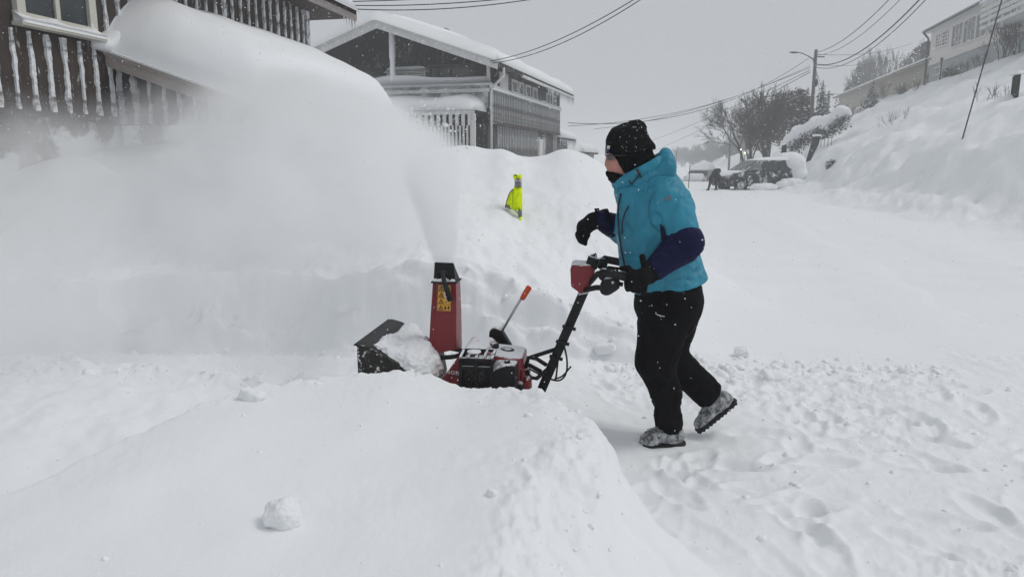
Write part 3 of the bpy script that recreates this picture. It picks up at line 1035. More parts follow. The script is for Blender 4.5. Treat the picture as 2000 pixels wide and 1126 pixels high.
# ---- low shed behind it with icicles along the eave
shed = empty('low_shed', house2.matrix_basis @ Vector((13.6, .6, 0)), house2.rotation_euler[2], 'low grey shed with a thick snow roof and icicles beyond the gabled house', 'shed')
MB().box(0, 4.6, 0, 4, -.5, 2.75).build('wall', BROWN2, shed)
for k in range(16):
    put('batten', b0.data, shed, (.15 + k * .29, -.002, .5), scale=(1, 1, 2.1))
MB().box(-.1, 5.2, -.45, 4, 2.76, 2.9).build('roof', DARKPLASTIC, shed)
snow_cap('roof_snow', np.linspace(-.2, 5.4, 24), np.linspace(-.6, 4, 20), lambda X, Y: 2.9 + .22 * (Y + .6), lambda X, Y: (.65 - .07 * X) * edge_round(Y, -.6, 6, .5) * edge_round(X, -.2, 5.4, .35), shed, SNOW_FAR)
for k in range(16):
    put('icicle', ico.data, shed, (.2 + k * .32, -.5, 2.8), scale=(.8, .8, rb.uniform(.2, .7)))
MB().box(.3, .9, 1.2, 1.8, 3.1, 4.35).build('chimney', BROWN2, shed)
shed2 = empty('flat_garage', (4.6, 50.0, 0), house2.rotation_euler[2], 'small pale garage with snow on it beyond the low shed', 'garage')
MB().box(0, 6, 0, 5, -.5, 2.0).build('wall', M('pale_garage_wall', (.33, .33, .33), .9, .1, 2, snow=(.5, .3, 1.5)), shed2)
MB().box(1.0, 3.4, -.03, .01, -.3, 1.7).build('door', BROWN2, shed2)
MB().box(-.2, 6.2, -.3, 5, 2.0, 2.15).build('roof', DARKPLASTIC, shed2)
snow_cap('roof_snow', np.linspace(-.3, 6.3, 24), np.linspace(-.4, 5, 14), lambda X, Y: np.full(X.shape, 2.15), lambda X, Y: .6 * edge_round(Y, -.4, 6, .4) * edge_round(X, -.3, 6.3, .4), shed2, SNOW_FAR)
# ---------------------------------------------------------------- hillside houses
WHITEWALL = M('white_painted_boards', (0.70, 0.67, 0.645), .7, .06, 2, .1, 20)
PLINTH = M('grey_plinth', (0.30, 0.32, 0.33), .85, .1, 1)
BEIGE = M('beige_boards', (0.33, 0.30, 0.255), .8, .08, 1.5)
BARK = M('bark', (0.055, 0.048, 0.042), .9, .3, 6, snow=(.60, .14, 2.2))
TWIG = M('twigs', (0.075, 0.066, 0.056), .9, .3, 3)
REDTWIG = M('reddish_twigs', (0.13, 0.085, 0.07), .9, .3, 3)
NEEDLE = M('spruce_needles', (0.035, 0.045, 0.038), .9, .4, 2)
PINE = M('pine_needles', (0.052, 0.048, 0.040), .9, .4, 2)
POLEWOOD = M('grey_pole_wood', (0.11, 0.10, 0.095), .85, .2, 4)
BLACKWOOD = M('blackened_planks', (0.016, 0.016, 0.018), .8, .3, 6, snow=(.66, .08, 6))
WIRE = M('wire_black', (0.015, 0.015, 0.017), .6)

HA = math.atan2(-D1[1], -D1[0])
DN = (-D1[0], -D1[1])


def frame_at(px, py, Y):
    p = P(px, py, Y)
    return (p.x, p.y)


def rect(o, x0, x1, y0, y1):
    """Photograph rectangle -> (X0, X1, Z0, Z1) on the street-parallel wall through o; heights taken at the middle."""
    xm = (x0 + x1) / 2
    a, b = wall_hit(x0, (y0 + y1) / 2, o, DN)[0], wall_hit(x1, (y0 + y1) / 2, o, DN)[0]
    return a, b, wall_hit(xm, y1, o, DN)[1], wall_hit(xm, y0, o, DN)[1]


wo = frame_at(1815, 110, 66)
white_house = empty('white_house', (wo[0], wo[1], 0), HA, 'long white boarded house with large windows up on the hillside', 'house')
ez = wall_hit(1815, 66, wo, DN)[1]
bz = wall_hit(1817, 128, wo, DN)[1]
MB().box(0, 34, 0, 9, bz, ez + .05).build('wall', WHITEWALL, white_house)
MB().box(.1, 34, .08, 9, bz - 4, bz).build('plinth', PLINTH, white_house)
bd = MB().box(-.02, .02, -.018, 0, 0, 1).build('batten', WHITEWALL, white_house)
bd.location, bd.scale = (.2, 0, bz), (1, 1, ez - bz)
for k in range(1, 70):
    put('batten', bd.data, white_house, (.2 + k * .30, 0, bz), scale=(1, 1, ez - bz))
MB().box(-.5, 34.5, -.55, 9, ez, ez + .10).build('soffit', GREYPAINT, white_house)
MB().box(-.5, 34.5, -.60, -.55, ez - .02, ez + .22).build('eave_board', DARKPLASTIC, white_house)
snow_cap('roof_snow', np.linspace(-.6, 34, 40), np.linspace(-.64, 9, 10), lambda X, Y: ez + .14 + (Y + .6) * .2, lambda X, Y: .22 * edge_round(Y, -.64, 12, .2), white_house, SNOW_FAR)
MB().tube([(-.3, -.5, ez), (-.25, -.12, ez - .5), (-.22, -.1, bz - 3)], .10, 6).build('downpipe', DARKPLASTIC, white_house)
for (x0, x1, y0, y1, mu) in ((1830, 1838, 68, 91, (1, 3)), (1843, 1852, 62, 87, (1, 3)), (1862, 1881, 48, 88, (2, 0)), (1885, 1906, 37, 80, (2, 0)), (1910, 1932, 26, 70, (1, 0)), (1937, 1960, 12, 60, (1, 0)), (1965, 1990, -5, 50, (1, 0))):
    a, b, z0, z1 = rect(wo, x0, x1, y0, y1)
    window(white_house, a, b, min(z0, z1), min(max(z0, z1), ez - .15), -.03, .10, WHITEWALL, GLASSF, .06, mu, False, 0, .03)
a, b, z0, z1 = rect(wo, 1823, 1834, 133, 145)
window(white_house, a, b, min(z0, z1), max(z0, z1), .06, .08, WHITEWALL, GLASS, .05, (2, 0), False)
bx0 = wall_hit(1910, 80, (wo[0] - N1[0] * 2.4, wo[1] - N1[1] * 2.4), DN)[0]
MB().box(bx0, 34, -2.4, -.1, bz + .15, bz + .35).build('balcony_floor', GREYPAINT, white_house)
for k in range(4):
    MB().box(bx0, 34, -2.42, -2.36, bz + .55 + k * .34, bz + .78 + k * .34).build('rail_board', GREYPAINT, white_house)
for k in range(5):
    MB().box(bx0 + .02 + k * 3.2, bx0 + .12 + k * 3.2, -2.355, -2.25, bz - .2, bz + 1.75).build('rail_post', GREYPAINT, white_house)
snow_cap('balcony_snow', np.linspace(bx0 - .1, 34, 30), np.linspace(-2.55, -2.2, 6), lambda X, Y: np.full(X.shape, bz + 1.8), lambda X, Y: .22 * edge_round(Y, -2.55, -2.2, .15), white_house, SNOW_FAR)

go = frame_at(1640, 200, 104)
beige = empty('beige_building', (go[0], go[1], 0), HA, 'long low beige building with a snow-edged roof on the slope behind the small spruce', 'building')
gz = wall_hit(1640, 192, go, DN)[1]
gl = wall_hit(1812, 140, go, DN)[0]
MB().box(0, gl + 3, 0, 8, gz - 6, gz).build('wall', BEIGE, beige)
MB().box(-.8, gl + 3, -.8, 8, gz, gz + .15).build('soffit', BEIGE, beige)
snow_cap('roof_snow', np.linspace(-1, gl + 3, 30), np.linspace(-1.0, 8, 8), lambda X, Y: gz + .15 + (Y + 1) * .05, lambda X, Y: .55 * edge_round(Y, -1.0, 12, .3) * edge_round(X, -1, 99, .3), beige, SNOW_FAR)
for k in range(4):
    x_ = gl * (.12 + .22 * k)
    window(beige, x_, x_ + 1.6, gz - 2.4, gz - 1.2, -.01, .1, BEIGE, GLASSF, .06, (1, 0), False)
cx = wall_hit(1779, 130, go, DN)[0]
ch = MB().box(cx - .9, cx + .9, 1.0, 2.4, gz, gz + 2.6).build('chimney', BROWN2, beige)
snow_cap('chimney_snow', np.linspace(cx - 1.1, cx + 1.1, 8), np.linspace(.8, 2.6, 6), lambda X, Y: np.full(X.shape, gz + 2.6), lambda X, Y: .35 * edge_round(X, cx - 1.1, cx + 1.1, .4), ch, SNOW_FAR)

# ---------------------------------------------------------------- trees
def grow(out, p, d, ln, rad, lev, rnd, spread=.5, up=.12, kids=(2, 4), shrink=.72, minr=.012):
    q = p + d * ln
    mid = (p + q) / 2 + Vector((rnd.uniform(-1, 1), rnd.uniform(-1, 1), rnd.uniform(-1, 1))) * ln * .06
    r1 = max(rad * .66, minr * .7)
    out.append((p, mid, rad, (rad + r1) / 2, lev))
    out.append((mid, q, (rad + r1) / 2, r1, lev))
    if lev <= 0:
        return
    n = rnd.randint(*kids)
    for k in range(n):
        f = 1.0 if k == 0 else rnd.uniform(.35, 1.0)
        base = p + d * ln * f
        ax = Vector((rnd.gauss(0, 1), rnd.gauss(0, 1), rnd.gauss(0, 1))).normalized()
        s = spread * (.45 if k == 0 else rnd.uniform(.8, 1.5))
        nd = (d + ax * s + Vector((0, 0, up))).normalized()
        grow(out, base, nd, ln * shrink * rnd.uniform(.8, 1.15), max(r1 * (1 if k == 0 else .62), minr), lev - 1, rnd, spread, up, kids, shrink, minr)


def seg_mesh(name, segs, mat, parent, n=3):
    if not segs:
        return None
    A = np.array([s[0] for s in segs]); B = np.array([s[1] for s in segs])
    ra = np.array([s[2] for s in segs]); rb_ = np.array([s[3] for s in segs])
    d = B - A
    d /= np.maximum(np.linalg.norm(d, axis=1, keepdims=True), 1e-9)
    ref = np.where(np.abs(d[:, 2:3]) > .9, np.array([[0, 1, 0]]), np.array([[0, 0, 1]]))
    s = np.cross(d, ref)
    s /= np.linalg.norm(s, axis=1, keepdims=True)
    u = np.cross(s, d)
    V = []
    for pt, r_ in ((A, ra), (B, rb_)):
        for k in range(n):
            an = 2 * math.pi * k / n
            V.append(pt + (s * math.cos(an) + u * math.sin(an)) * r_[:, None])
    V = np.stack(V, 1)
    m = len(segs)
    base = np.arange(m)[:, None] * 2 * n
    F = [np.concatenate([base + k, base + (k + 1) % n, base + n + (k + 1) % n, base + n + k], 1) for k in range(n)]
    return np_mesh(name, V.reshape(-1, 3), np.concatenate(F), mat, parent)


def bare_tree(name, base, height, lev, seed, label, group=None, stems=1, rad=.2, spread=.5, kids=(2, 4), shrink=.74, minr=.014, up=.12, first=.28, mats=(None, None), cat='tree', lean=.0):
    rnd = random.Random(seed)
    t = empty(name, base, 0, label, cat, group)
    segs = []
    for s in range(stems):
        d = Vector((rnd.uniform(-.35, .35) * (stems > 1) + lean, rnd.uniform(-.35, .35) * (stems > 1), 1)).normalized()
        grow(segs, Vector((rnd.uniform(-.2, .2) * (stems > 1), rnd.uniform(-.2, .2) * (stems > 1), -.3)), d, height * first, rad, lev, rnd, spread, up, kids, shrink, minr)
    top = max(s[1].z for s in segs)
    k = height / top
    segs = [(a * k, b * k, r0 * k ** .5, r1 * k ** .5, l) for a, b, r0, r1, l in segs]
    cut = lev - 2
    seg_mesh('trunk', [s for s in segs if s[4] >= cut], mats[0] or BARK, t, 6)
    seg_mesh('crown', [s for s in segs if s[4] < cut], mats[1] or TWIG, t, 3)
    return t


def conifer(name, base, height, width, seed, label, group=None, snow=.5, mat=None, dens=1.0, droop=.35):
    rnd = random.Random(seed)
    t = empty(name, base, 0, label, 'tree', group)
    MB().tube([(0, 0, -.4), (0, 0, height * .5), (0, 0, height * .98)], [height * .022, height * .013, .01], 6).build('trunk', BARK, t)
    V, F, SV, SF = [], [], [], []
    rows = int(22 * dens)
    for i in range(rows):
        f = (i + .5) / rows
        z = height * (.06 + .92 * f)
        L_ = width * .5 * (1 - f) ** .85 * rnd.uniform(.75, 1.1) + .05 * width
        nb = max(4, int(9 * (1 - f) + 4))
        for k in range(nb):
            an = rnd.uniform(0, 6.283)
            l2 = L_ * rnd.uniform(.65, 1.1)
            ca, sa = math.cos(an), math.sin(an)
            for j in range(5):
                g = (j + rnd.random()) / 5
                c = Vector((ca * l2 * g, sa * l2 * g, z - droop * l2 * g * g + rnd.uniform(-.03, .03) * height * .3))
                w = l2 * .30 * (1.1 - g * .6)
                ax = Vector((rnd.gauss(0, 1), rnd.gauss(0, 1), rnd.gauss(0, .35))).normalized()
                bx = ax.cross(Vector((rnd.gauss(0, 1), rnd.gauss(0, 1), rnd.gauss(0, 1)))).normalized()
                n = len(V)
                V += [c - ax * w, c + bx * w * .5, c + ax * w, c - bx * w * .5 - Vector((0, 0, w * .5))]
                F.append((n, n + 1, n + 2, n + 3))
                if rnd.random() < snow:
                    n = len(SV)
                    w2 = w * .72
                    cc = c + Vector((0, 0, w * .25))
                    e1 = Vector((ca, sa, -droop * g)) * w2
                    e2 = Vector((-sa, ca, 0)) * w2 * .55
                    SV += [cc - e1, cc + e2, cc + e1 - Vector((0, 0, w2 * .3)), cc - e2, cc + Vector((0, 0, w2 * .4))]
                    SF += [(n, n + 1, n + 4), (n + 1, n + 2, n + 4), (n + 2, n + 3, n + 4), (n + 3, n, n + 4)]
    me = MB(); me.v, me.f = [tuple(v) for v in V], F
    me.build('crown', mat or NEEDLE, t)
    if SV:
        me = MB(); me.v, me.f = [tuple(v) for v in SV], SF
        tag(me.build('branch_snow', SNOW_FAR, t), kind='stuff')
    return t


def leafy(name, base, blobs, n, leaf, seed, label, cat, mat, group=None, snow=.0):
    """Irregular shrub or crown: leaf-sized faces through several clumps. blobs: (centre, radii)."""
    rnd = random.Random(seed)
    t = empty(name, base, 0, label, cat, group)
    V, F, SV, SF = [], [], [], []
    for c, r_ in blobs:
        for _ in range(n):
            d = Vector((rnd.gauss(0, 1), rnd.gauss(0, 1), rnd.gauss(0, 1))).normalized() * (rnd.random() ** .45)
            p = Vector((c[0] + d.x * r_[0], c[1] + d.y * r_[1], c[2] + d.z * r_[2]))
            a = Vector((rnd.gauss(0, 1), rnd.gauss(0, 1), rnd.gauss(0, 1))).normalized() * leaf * rnd.uniform(.6, 1.4)
            b = a.cross(Vector((rnd.gauss(0, 1), rnd.gauss(0, 1), rnd.gauss(0, 1)))).normalized() * leaf * rnd.uniform(.3, .7)
            k = len(V)
            V += [p - a, p + b, p + a, p - b]
            F.append((k, k + 1, k + 2, k + 3))
            if d.z > .1 and rnd.random() < snow:
                k = len(SV)
                p = p + Vector((0, 0, leaf * .6))
                SV += [p + Vector((-leaf, 0, 0)), p + Vector((0, -leaf, 0)), p + Vector((leaf, 0, 0)), p + Vector((0, leaf, 0)), p + Vector((0, 0, leaf * .6))]
                SF += [(k, k + 1, k + 4), (k + 1, k + 2, k + 4), (k + 2, k + 3, k + 4), (k + 3, k, k + 4)]
    m = MB(); m.v, m.f = [tuple(v) for v in V], F
    m.build('foliage', mat, t)
    stem = MB()
    for c, r_ in blobs:
        stem.tube([(0, 0, -.2), (c[0] * .4, c[1] * .4, c[2] * .5), (c[0], c[1], c[2])], [max(.02, leaf * .4), max(.015, leaf * .3), .01], 5)
    stem.build('stem', BARK, t)
    if SV:
        m = MB(); m.v, m.f = [tuple(v) for v in SV], SF
        tag(m.build('branch_snow', SNOW_FAR, t), kind='stuff')
    return t


def base_at(px, py, Y):
    p = P(px, py, Y)
    return Vector((p.x, p.y, min(p.z, ground_z(p.x, p.y) + .0)))


def top_h(py, Y, b):
    return P(1000, py, Y).z - b.z


b_ = base_at(1497, 318, 56)
bare_tree('bare_tree', b_, top_h(160, 56, b_), 7, 5, 'large bare spreading tree beside the parked black van', None, 1, .27, .62, (3, 4), .74, .012, .10, .20)
b_ = base_at(1470, 318, 60)
bare_tree('bare_tree', b_, top_h(178, 60, b_), 6, 8, 'slender bare tree to the left of the large spreading one', 'bare trees', 2, .13, .6, (3, 4), .74, .009, .10, .22)
b_ = base_at(1540, 300, 62)
leafy('evergreen_tree', b_, [((0, 0, 2.3), (1.6, 1.6, 2.3)), ((-1.0, 0, 3.6), (1.3, 1.3, 1.6)), ((.7, .3, 4.2), (1.1, 1.1, 1.4)), ((1.5, 0, 2.0), (1.0, 1.0, 1.7))], 900, .16, 4, 'dense dark evergreen tree right of the large bare tree', 'tree', PINE, None, .16)
for px, ytop, ybot, Y, wd, seed, lb in ((1574, 168, 245, 62, 2.7, 1, 'narrow snowy spruce just left of the street lamp pole'), (1603, 154, 235, 66, 2.9, 2, 'narrow snowy spruce just right of the street lamp pole'),
                                        (1672, 116, 200, 112, 5.6, 3, 'tall grey spruce rising behind the beige roof'), (1655, 152, 205, 112, 4.4, 6, 'shorter spruce left of the tall one behind the beige roof'),
                                        (1703, 153, 194, 74, 2.0, 4, 'little spruce loaded with snow in front of the beige wall')):
    b_ = base_at(px, ybot, Y)
    conifer('spruce_tree', b_, top_h(ytop, Y, b_), wd, seed, lb, 'spruces on the hillside', .55 if Y < 100 else .15)
b_ = base_at(1722, 190, 118)
bare_tree('bare_tree', b_, top_h(82, 118, b_), 6, 21, 'bare upright tree with many stems behind the beige building', 'bare trees', 7, .10, .36, (2, 3), .78, .018, .3, .32, (None, TWIG))
b_ = base_at(1690, 190, 122)
bare_tree('bare_tree', b_, top_h(112, 122, b_), 5, 24, 'smaller bare tree between the spruce and the many-stemmed tree', 'bare trees', 4, .12, .45, (2, 3), .78, .03, .25, .3)
b_ = base_at(1790, 170, 108)
leafy('pine_tree', b_, [((0, 0, 6.5), (2.6, 2.6, 2.2)), ((-1.6, 0, 4.5), (2.2, 2.0, 1.6)), ((1.2, 0, 8.2), (2.0, 2.0, 1.5)), ((1.8, 0, 4.4), (2.4, 2.0, 2.2)), ((-3.0, 0, 3.0), (1.8, 1.6, 1.4))], 650, .26, 9, 'dark rounded pine beside the white house', 'tree', PINE, None, .05)
# trees fading into the snowfall at the end of the street
for i, (px, ytop, Y, lb) in enumerate(((1392, 266, 190, 'faint bare tree in the haze above the digging person'), (1362, 280, 210, 'faint bare tree in the haze left of the one above the digging person'),
                                       (1425, 268, 180, 'faint bare tree in the haze behind the short pole'), (1335, 285, 225, 'faintest bare tree in the haze beside the hood of the blue jacket'), (1448, 258, 150, 'hazy bare tree left of the small lit lamps'))):
    b_ = base_at(px, 330, Y)
    bare_tree('bare_tree', b_, top_h(ytop, Y, b_), 6, 40 + i, lb, 'hazy trees at the end of the street', 4, .12, .55, (3, 4), .76, .03, .12, .22)

# ---------------------------------------------------------------- poles and wires
def pole(px, ytop, ybot, Y, r_, label, lamp=False, cross=False):
    b = base_at(px, ybot, Y)
    h = top_h(ytop, Y, b)
    o = empty('utility_pole', b, 0, label, 'pole')
    MB().tube([(0, 0, -.5), (0, 0, h)], [r_, r_ * .72], 10).build('post', POLEWOOD, o, True)
    if lamp:
        MB().tube([(0, 0, h - .9), (-.5, 0, h - .55), (-1.2, -.1, h - .28), (-1.6, -.15, h - .25)], .04, 6).build('lamp_arm', DARKPLASTIC, o)
        sdf_obj('lamp_head', lambda p: sd_ell(p, (-1.85, -.18, h - .25), (.36, .13, .08)), (-2.4, -.5, h - .5), (-1.4, .2, h), .035, DARKPLASTIC, o)
        MB().disc((-.02, -.28, h - 2.6), (1, 0, 0), .32, .22, 14).build('transformer', DARKPLASTIC, o)
        MB().beam((-.1, 0, h - .55), (.75, .1, h - .55), .08, .08).build('bracket', DARKPLASTIC, o)
    if cross:
        MB().box(-.45, .45, -.05, .05, h - .4, h - .3).build('crossarm', POLEWOOD, o)
    return o, b, h


pole_a = pole(1584, 97, 240, 60, .17, 'tall wooden street lamp pole on the hillside', True)
pole(1424, 248, 318, 95, .16, 'short grey pole in front of the hazy trees')
pole(1616, 178, 225, 72, .15, 'small wooden pole right of the street lamp pole', False, True)


def wire(p, q, sag, rad, label, group):
    p, q = Vector(p), Vector(q)
    pts = []
    for i in range(21):
        f = i / 20
        c = p.lerp(q, f)
        c.z -= sag * 4 * f * (1 - f)
        pts.append(c)
    o = MB().tube(pts, rad, 5).build('power_line', WIRE)
    return tag(o, label, 'cable', group)


wg = 'overhead lines from the street lamp pole'
wire(P(1590, 103, 60), P(1790, -60, 34), .75, .024, 'uppermost black cable rising from the lamp pole to the upper right', wg)
wire(P(1590, 108, 60), P(1795, -40, 34), .85, .018, 'thin cable just below the uppermost one right of the lamp pole', wg)
wire(P(1590, 124, 60), P(1850, -60, 30), 1.25, .034, 'thickest sagging cable right of the lamp pole', wg)
wire(P(1590, 130, 60), P(1862, -60, 30), 1.35, .022, 'lowest sagging cable right of the lamp pole', wg)
wire(P(1590, 127, 60), P(1815, 98, 67), .5, .016, 'thin service cable from the lamp pole towards the white house', wg)
wire(P(1590, 106, 60), P(1780, 85, 90), .5, .02, 'thin cable from the lamp pole to the pine', wg)
wire(P(1588, 118, 60), P(1616, 190, 72), .3, .02, 'short cable dropping from the lamp pole to the small pole', wg)
wire(P(1588, 112, 60), P(1612, 226, 70), .1, .02, 'slanting stay from the lamp pole to the snow', wg)
wire(P(1616, 182, 72), P(1690, 180, 100), .2, .02, 'faint cable from the small pole towards the beige building', wg)
wl_ = 'overhead lines crossing the street behind the person'
wire(P(1582, 112, 60), P(1110, 240, 44), 1.6, .020, 'topmost of the lines running left from the lamp pole to the low shed', wl_)
wire(P(1582, 128, 60), P(1110, 246, 48), 1.0, .016, 'second line running left from the lamp pole behind the hat', wl_)
wire(P(1582, 132, 60), P(1160, 252, 75), .8, .022, 'third line running left from the lamp pole behind the hat', wl_)
wire(P(1582, 137, 60), P(1250, 282, 130), .4, .026, 'line dropping steeply left from the lamp pole behind the nape', wl_)
wire(P(1582, 141, 60), P(1270, 297, 160), .4, .03, 'lowest line dropping left from the lamp pole into the haze', wl_)
ws = 'house service cables'
wire(P(948, 121, 29.4), P(1300, -40, 19), .35, .014, 'upper cable from the gabled roof corner to the upper right', ws)
wire(P(952, 124, 29.4), P(1304, -36, 19), .42, .014, 'lower cable from the gabled roof corner to the upper right', ws)
for k, (y0, y1, sg, lb) in enumerate(((4, -26, .07, 'highest cable along the top edge right of the brown eave'), (9, -18, .12, 'middle cable along the top edge right of the brown eave'), (13, -14, .18, 'lowest cable along the top edge right of the brown eave'))):
    wire(P(620, y0, 15.5), P(1110, y1, 15.5), sg, .010, lb, ws)

# ---------------------------------------------------------------- small things on the hillside
st = ground_hit(1873, 282, 10)
tp = P(1968, -40, st.y + 1.2)
tag(MB().tube([st - Vector((0, 0, .3)), st.lerp(tp, .5) + Vector((.03, 0, 0)), tp], .022, 6).build('guy_cable', WIRE), 'long thin black cable slanting up out of the hillside snow at the right', 'cable')

g_ = ground_hit(1980, 187, 10)
post = empty('plank_post', g_, HA, 'black snow-capped plank post on the slope at the right edge', 'post')
hgt = P(1980, 146, g_.y).z - g_.z
for k, dx in enumerate((-.17, -.06, .05, .15)):
    MB().box(dx, dx + .10, -.04, .04, -.4, hgt * (.93 + .07 * ((k * 7) % 3) / 2)).build('plank', BLACKWOOD, post)
MB().box(.27, .30, -.03, .03, -.3, hgt * 1.04).build('stake', BLACKWOOD, post)
snow_cap('post_snow', np.linspace(-.25, .34, 10), np.linspace(-.12, .12, 6), lambda X, Y: np.full(X.shape, hgt), lambda X, Y: .12 * edge_round(X, -.25, .34, .1) * edge_round(Y, -.12, .12, .08), post)

lamp_b = ground_hit(1836, 152, 20)
lp = empty('garden_lamp_post', lamp_b, 0, 'slim black lantern post in front of the white house', 'lamp post')
lh = P(1836, 112, lamp_b.y).z - lamp_b.z
MB().tube([(0, 0, -.3), (0, 0, lh * .8)], lh * .03, 8).build('post', DARKPLASTIC, lp)
MB().tube([(0, 0, lh * .78), (0, 0, lh * .94), (0, 0, lh)], [lh * .05, lh * .075, lh * .01], 6).build('lantern', DARKPLASTIC, lp)


def shrub(px, py, hpx, seed, label, mat, n=9, spread=.5, lean=0.0, y0=8, lev=3):
    g = ground_hit(px, py, y0)
    h = hpx * g.y / FPX
    return bare_tree('twiggy_shrub', g - Vector((0, 0, .05)), h, lev, seed, label, 'bare shrubs on the hillside', n, h * .012, spread, (2, 3), .7, h * .006, .1, .45, (mat, mat), 'shrub', lean)


for i, (px, py, hp, lb, m) in enumerate((
        (1728, 192, 34, 'reddish twiggy shrub sticking out of the slope below the beige building', REDTWIG), (1700, 198, 18, 'low fan of twigs left of the reddish shrub', TWIG), (1755, 186, 26, 'twigs right of the reddish shrub', REDTWIG),
        (1860, 140, 26, 'dense twigs under the first large window of the white house', REDTWIG), (1885, 128, 26, 'twigs under the second large window of the white house', TWIG), (1908, 120, 28, 'twigs below the end of the balcony', REDTWIG),
        (1935, 108, 40, 'arching twigs below the balcony left of the tall canes', TWIG), (1962, 92, 80, 'tall bare canes in front of the balcony', TWIG), (1985, 98, 70, 'tall bare canes at the right edge below the balcony', TWIG),
        (1812, 160, 22, 'thin twigs left of the lantern post', TWIG), (1788, 175, 22, 'sparse twigs on the crest left of the lantern post', TWIG), (1931, 195, 38, 'two thin stalks on the open slope left of the black post', TWIG),
        (1955, 190, 30, 'bent stalks beside the black plank post', TWIG), (1765, 222, 14, 'short dark twigs poking out of the open slope', TWIG), (1780, 216, 12, 'last short dark twigs on the open slope', TWIG))):
    shrub(px, py, hp, 60 + i, lb, m, 3 if 'stalk' in lb else 7, .35 if 'stalk' in lb else .6, .15 if i % 2 else -.1)
g_ = ground_hit(1850, 148, 20)
s_ = g_.y / FPX
leafy('clipped_hedge', g_ - Vector((0, 0, .2)), [((0, 0, 10 * s_), (11 * s_, 8 * s_, 12 * s_)), ((16 * s_, 0, 9 * s_), (9 * s_, 8 * s_, 9 * s_))], 350, 1.6 * s_, 12, 'dark brown hedge block beside the lantern post', 'hedge', PINE, None, .1)
g_ = ground_hit(1761, 178, 20)
s_ = g_.y / FPX
leafy('round_bush', g_ - Vector((0, 0, .2)), [((0, 0, 8 * s_), (9 * s_, 8 * s_, 12 * s_))], 300, 1.6 * s_, 13, 'round bush under a snow cap before the beige wall', 'bush', NEEDLE, None, .8)

# log fence, railings, black panel, sign
rf = random.Random(5)
ga, gb = ground_hit(1642, 240, 20), ground_hit(1681, 217, 20)
yf = min(ga.y, 60.0)
pa_, pb_ = ga, gb
fence = empty('log_fence', pa_, 0, 'row of upright dark logs half buried on the slope', 'fence')
for k in range(14):
    f = k / 13
    p = pa_.lerp(pb_, f) - pa_
    hz = (24 - 13 * f + rf.uniform(-5, 4)) * (pa_.y + p.y) / FPX
    zg = ground_z(pa_.x + p.x, pa_.y + p.y) - pa_.z
    MB().tube([(p.x, p.y, zg - .3), (p.x + rf.uniform(-.04, .04), p.y, zg + hz)], [(.9 + rf.random() * .5) * pa_.y / FPX, .9 * pa_.y / FPX], 7).build('log', M('log%d' % (k % 3), (.06 + .03 * (k % 3), .05 + .02 * (k % 3), .045), .9, .3, 5, snow=(.6, .1, 4)) if k < 3 else bpy.data.materials['log%d' % (k % 3)], fence)

hb = [P(1538, 292, 50), P(1560, 272, 49), P(1590, 258, 48), P(1618, 250, 47), P(1645, 232, 46)]
hedge = empty('snow_laden_hedge', hb[0], 0, 'long hedge bowed under thick snow along the drive', 'hedge')


def hedge_sdf(p):
    d = np.full(len(p), 1e9)
    for i in range(len(hb) - 1):
        a, b = np.array(hb[i] - hb[0]), np.array(hb[i + 1] - hb[0])
        d = smin(d, sd_cap(p, a + (0, 0, .35), b + (0, 0, .35), .50, .48), .3)
    return d


lo_ = np.min([np.array(h - hb[0]) for h in hb], 0) - .9
hi_ = np.max([np.array(h - hb[0]) for h in hb], 0) + 1.3
sdf_obj('hedge_snow', hedge_sdf, lo_, hi_, .10, SNOW_FAR, hedge, lambda v, n: .16 * noise3(v * 1.6) + .07 * noise3(v * 4.5))
hv, hf = [], []
for _ in range(1500):
    f = rf.random() * (len(hb) - 1)
    i = min(int(f), len(hb) - 2)
    c = (hb[i].lerp(hb[i + 1], f - i) - hb[0]) + Vector((rf.gauss(0, .22), rf.uniform(-.75, -.3), rf.uniform(-.55, .25)))
    a = Vector((rf.gauss(0, 1), rf.gauss(0, 1), rf.gauss(0, 1))).normalized() * .11
    b = a.cross(Vector((rf.gauss(0, 1), rf.gauss(0, 1), 1))).normalized() * .03
    k = len(hv)
    hv += [c - a, c + b, c + a, c - b]
    hf.append((k, k + 1, k + 2, k + 3))
mm = MB(); mm.v, mm.f = [tuple(v) for v in hv], hf
mm.build('foliage', PINE, hedge)

pn = P(1588, 292, 44)
panel = empty('black_panel', pn, .25, 'black slanting panel standing in the bank beside the railing', 'panel')
MB().prism([(-.42, -.75), (-.15, -.65), (.35, .35), (.40, .78), (-.02, .72), (-.2, .1)], lambda p, q, d: (p, d, q), -.05, .05).build('board', BLACKWOOD, panel)
MB().box(-.05, .43, -.10, .10, .78, .90).build('panel_snow', SNOW_FAR, panel)
rl = P(1603, 270, 43.5)
rail = empty('metal_railing', rl, .1, 'thin metal railing sinking into the bank beside the black panel', 'railing')
MB().tube([(0, 0, .05), (.75, 0, .02)], .018, 5).build('top_rail', WIRE, rail)
for k in range(4):
    MB().tube([(.03 + .22 * k, 0, -.5), (.03 + .22 * k, 0, .03)], .014, 5).build('baluster', WIRE, rail)
rl2 = P(1615, 262, 45)
rail2 = empty('metal_railing', rl2, .1, 'short sloping lattice railing above the black panel', 'railing')
MB().tube([(0, 0, .02), (.6, 0, .30)], .02, 5).build('top_rail', WIRE, rail2)
for k in range(6):
    MB().tube([(.02 + .09 * k, 0, -.25 + .06 * k), (.1 + .09 * k, 0, .05 + .045 * k)], .012, 5).build('baluster', WIRE, rail2)
sg = P(1533, 326, 41)
sg.z = ground_z(sg.x, sg.y)
sign = empty('road_sign', sg, .0, 'dark sign plate on a thin post behind the parked van', 'sign')
zs = P(1533, 282, 41).z - sg.z
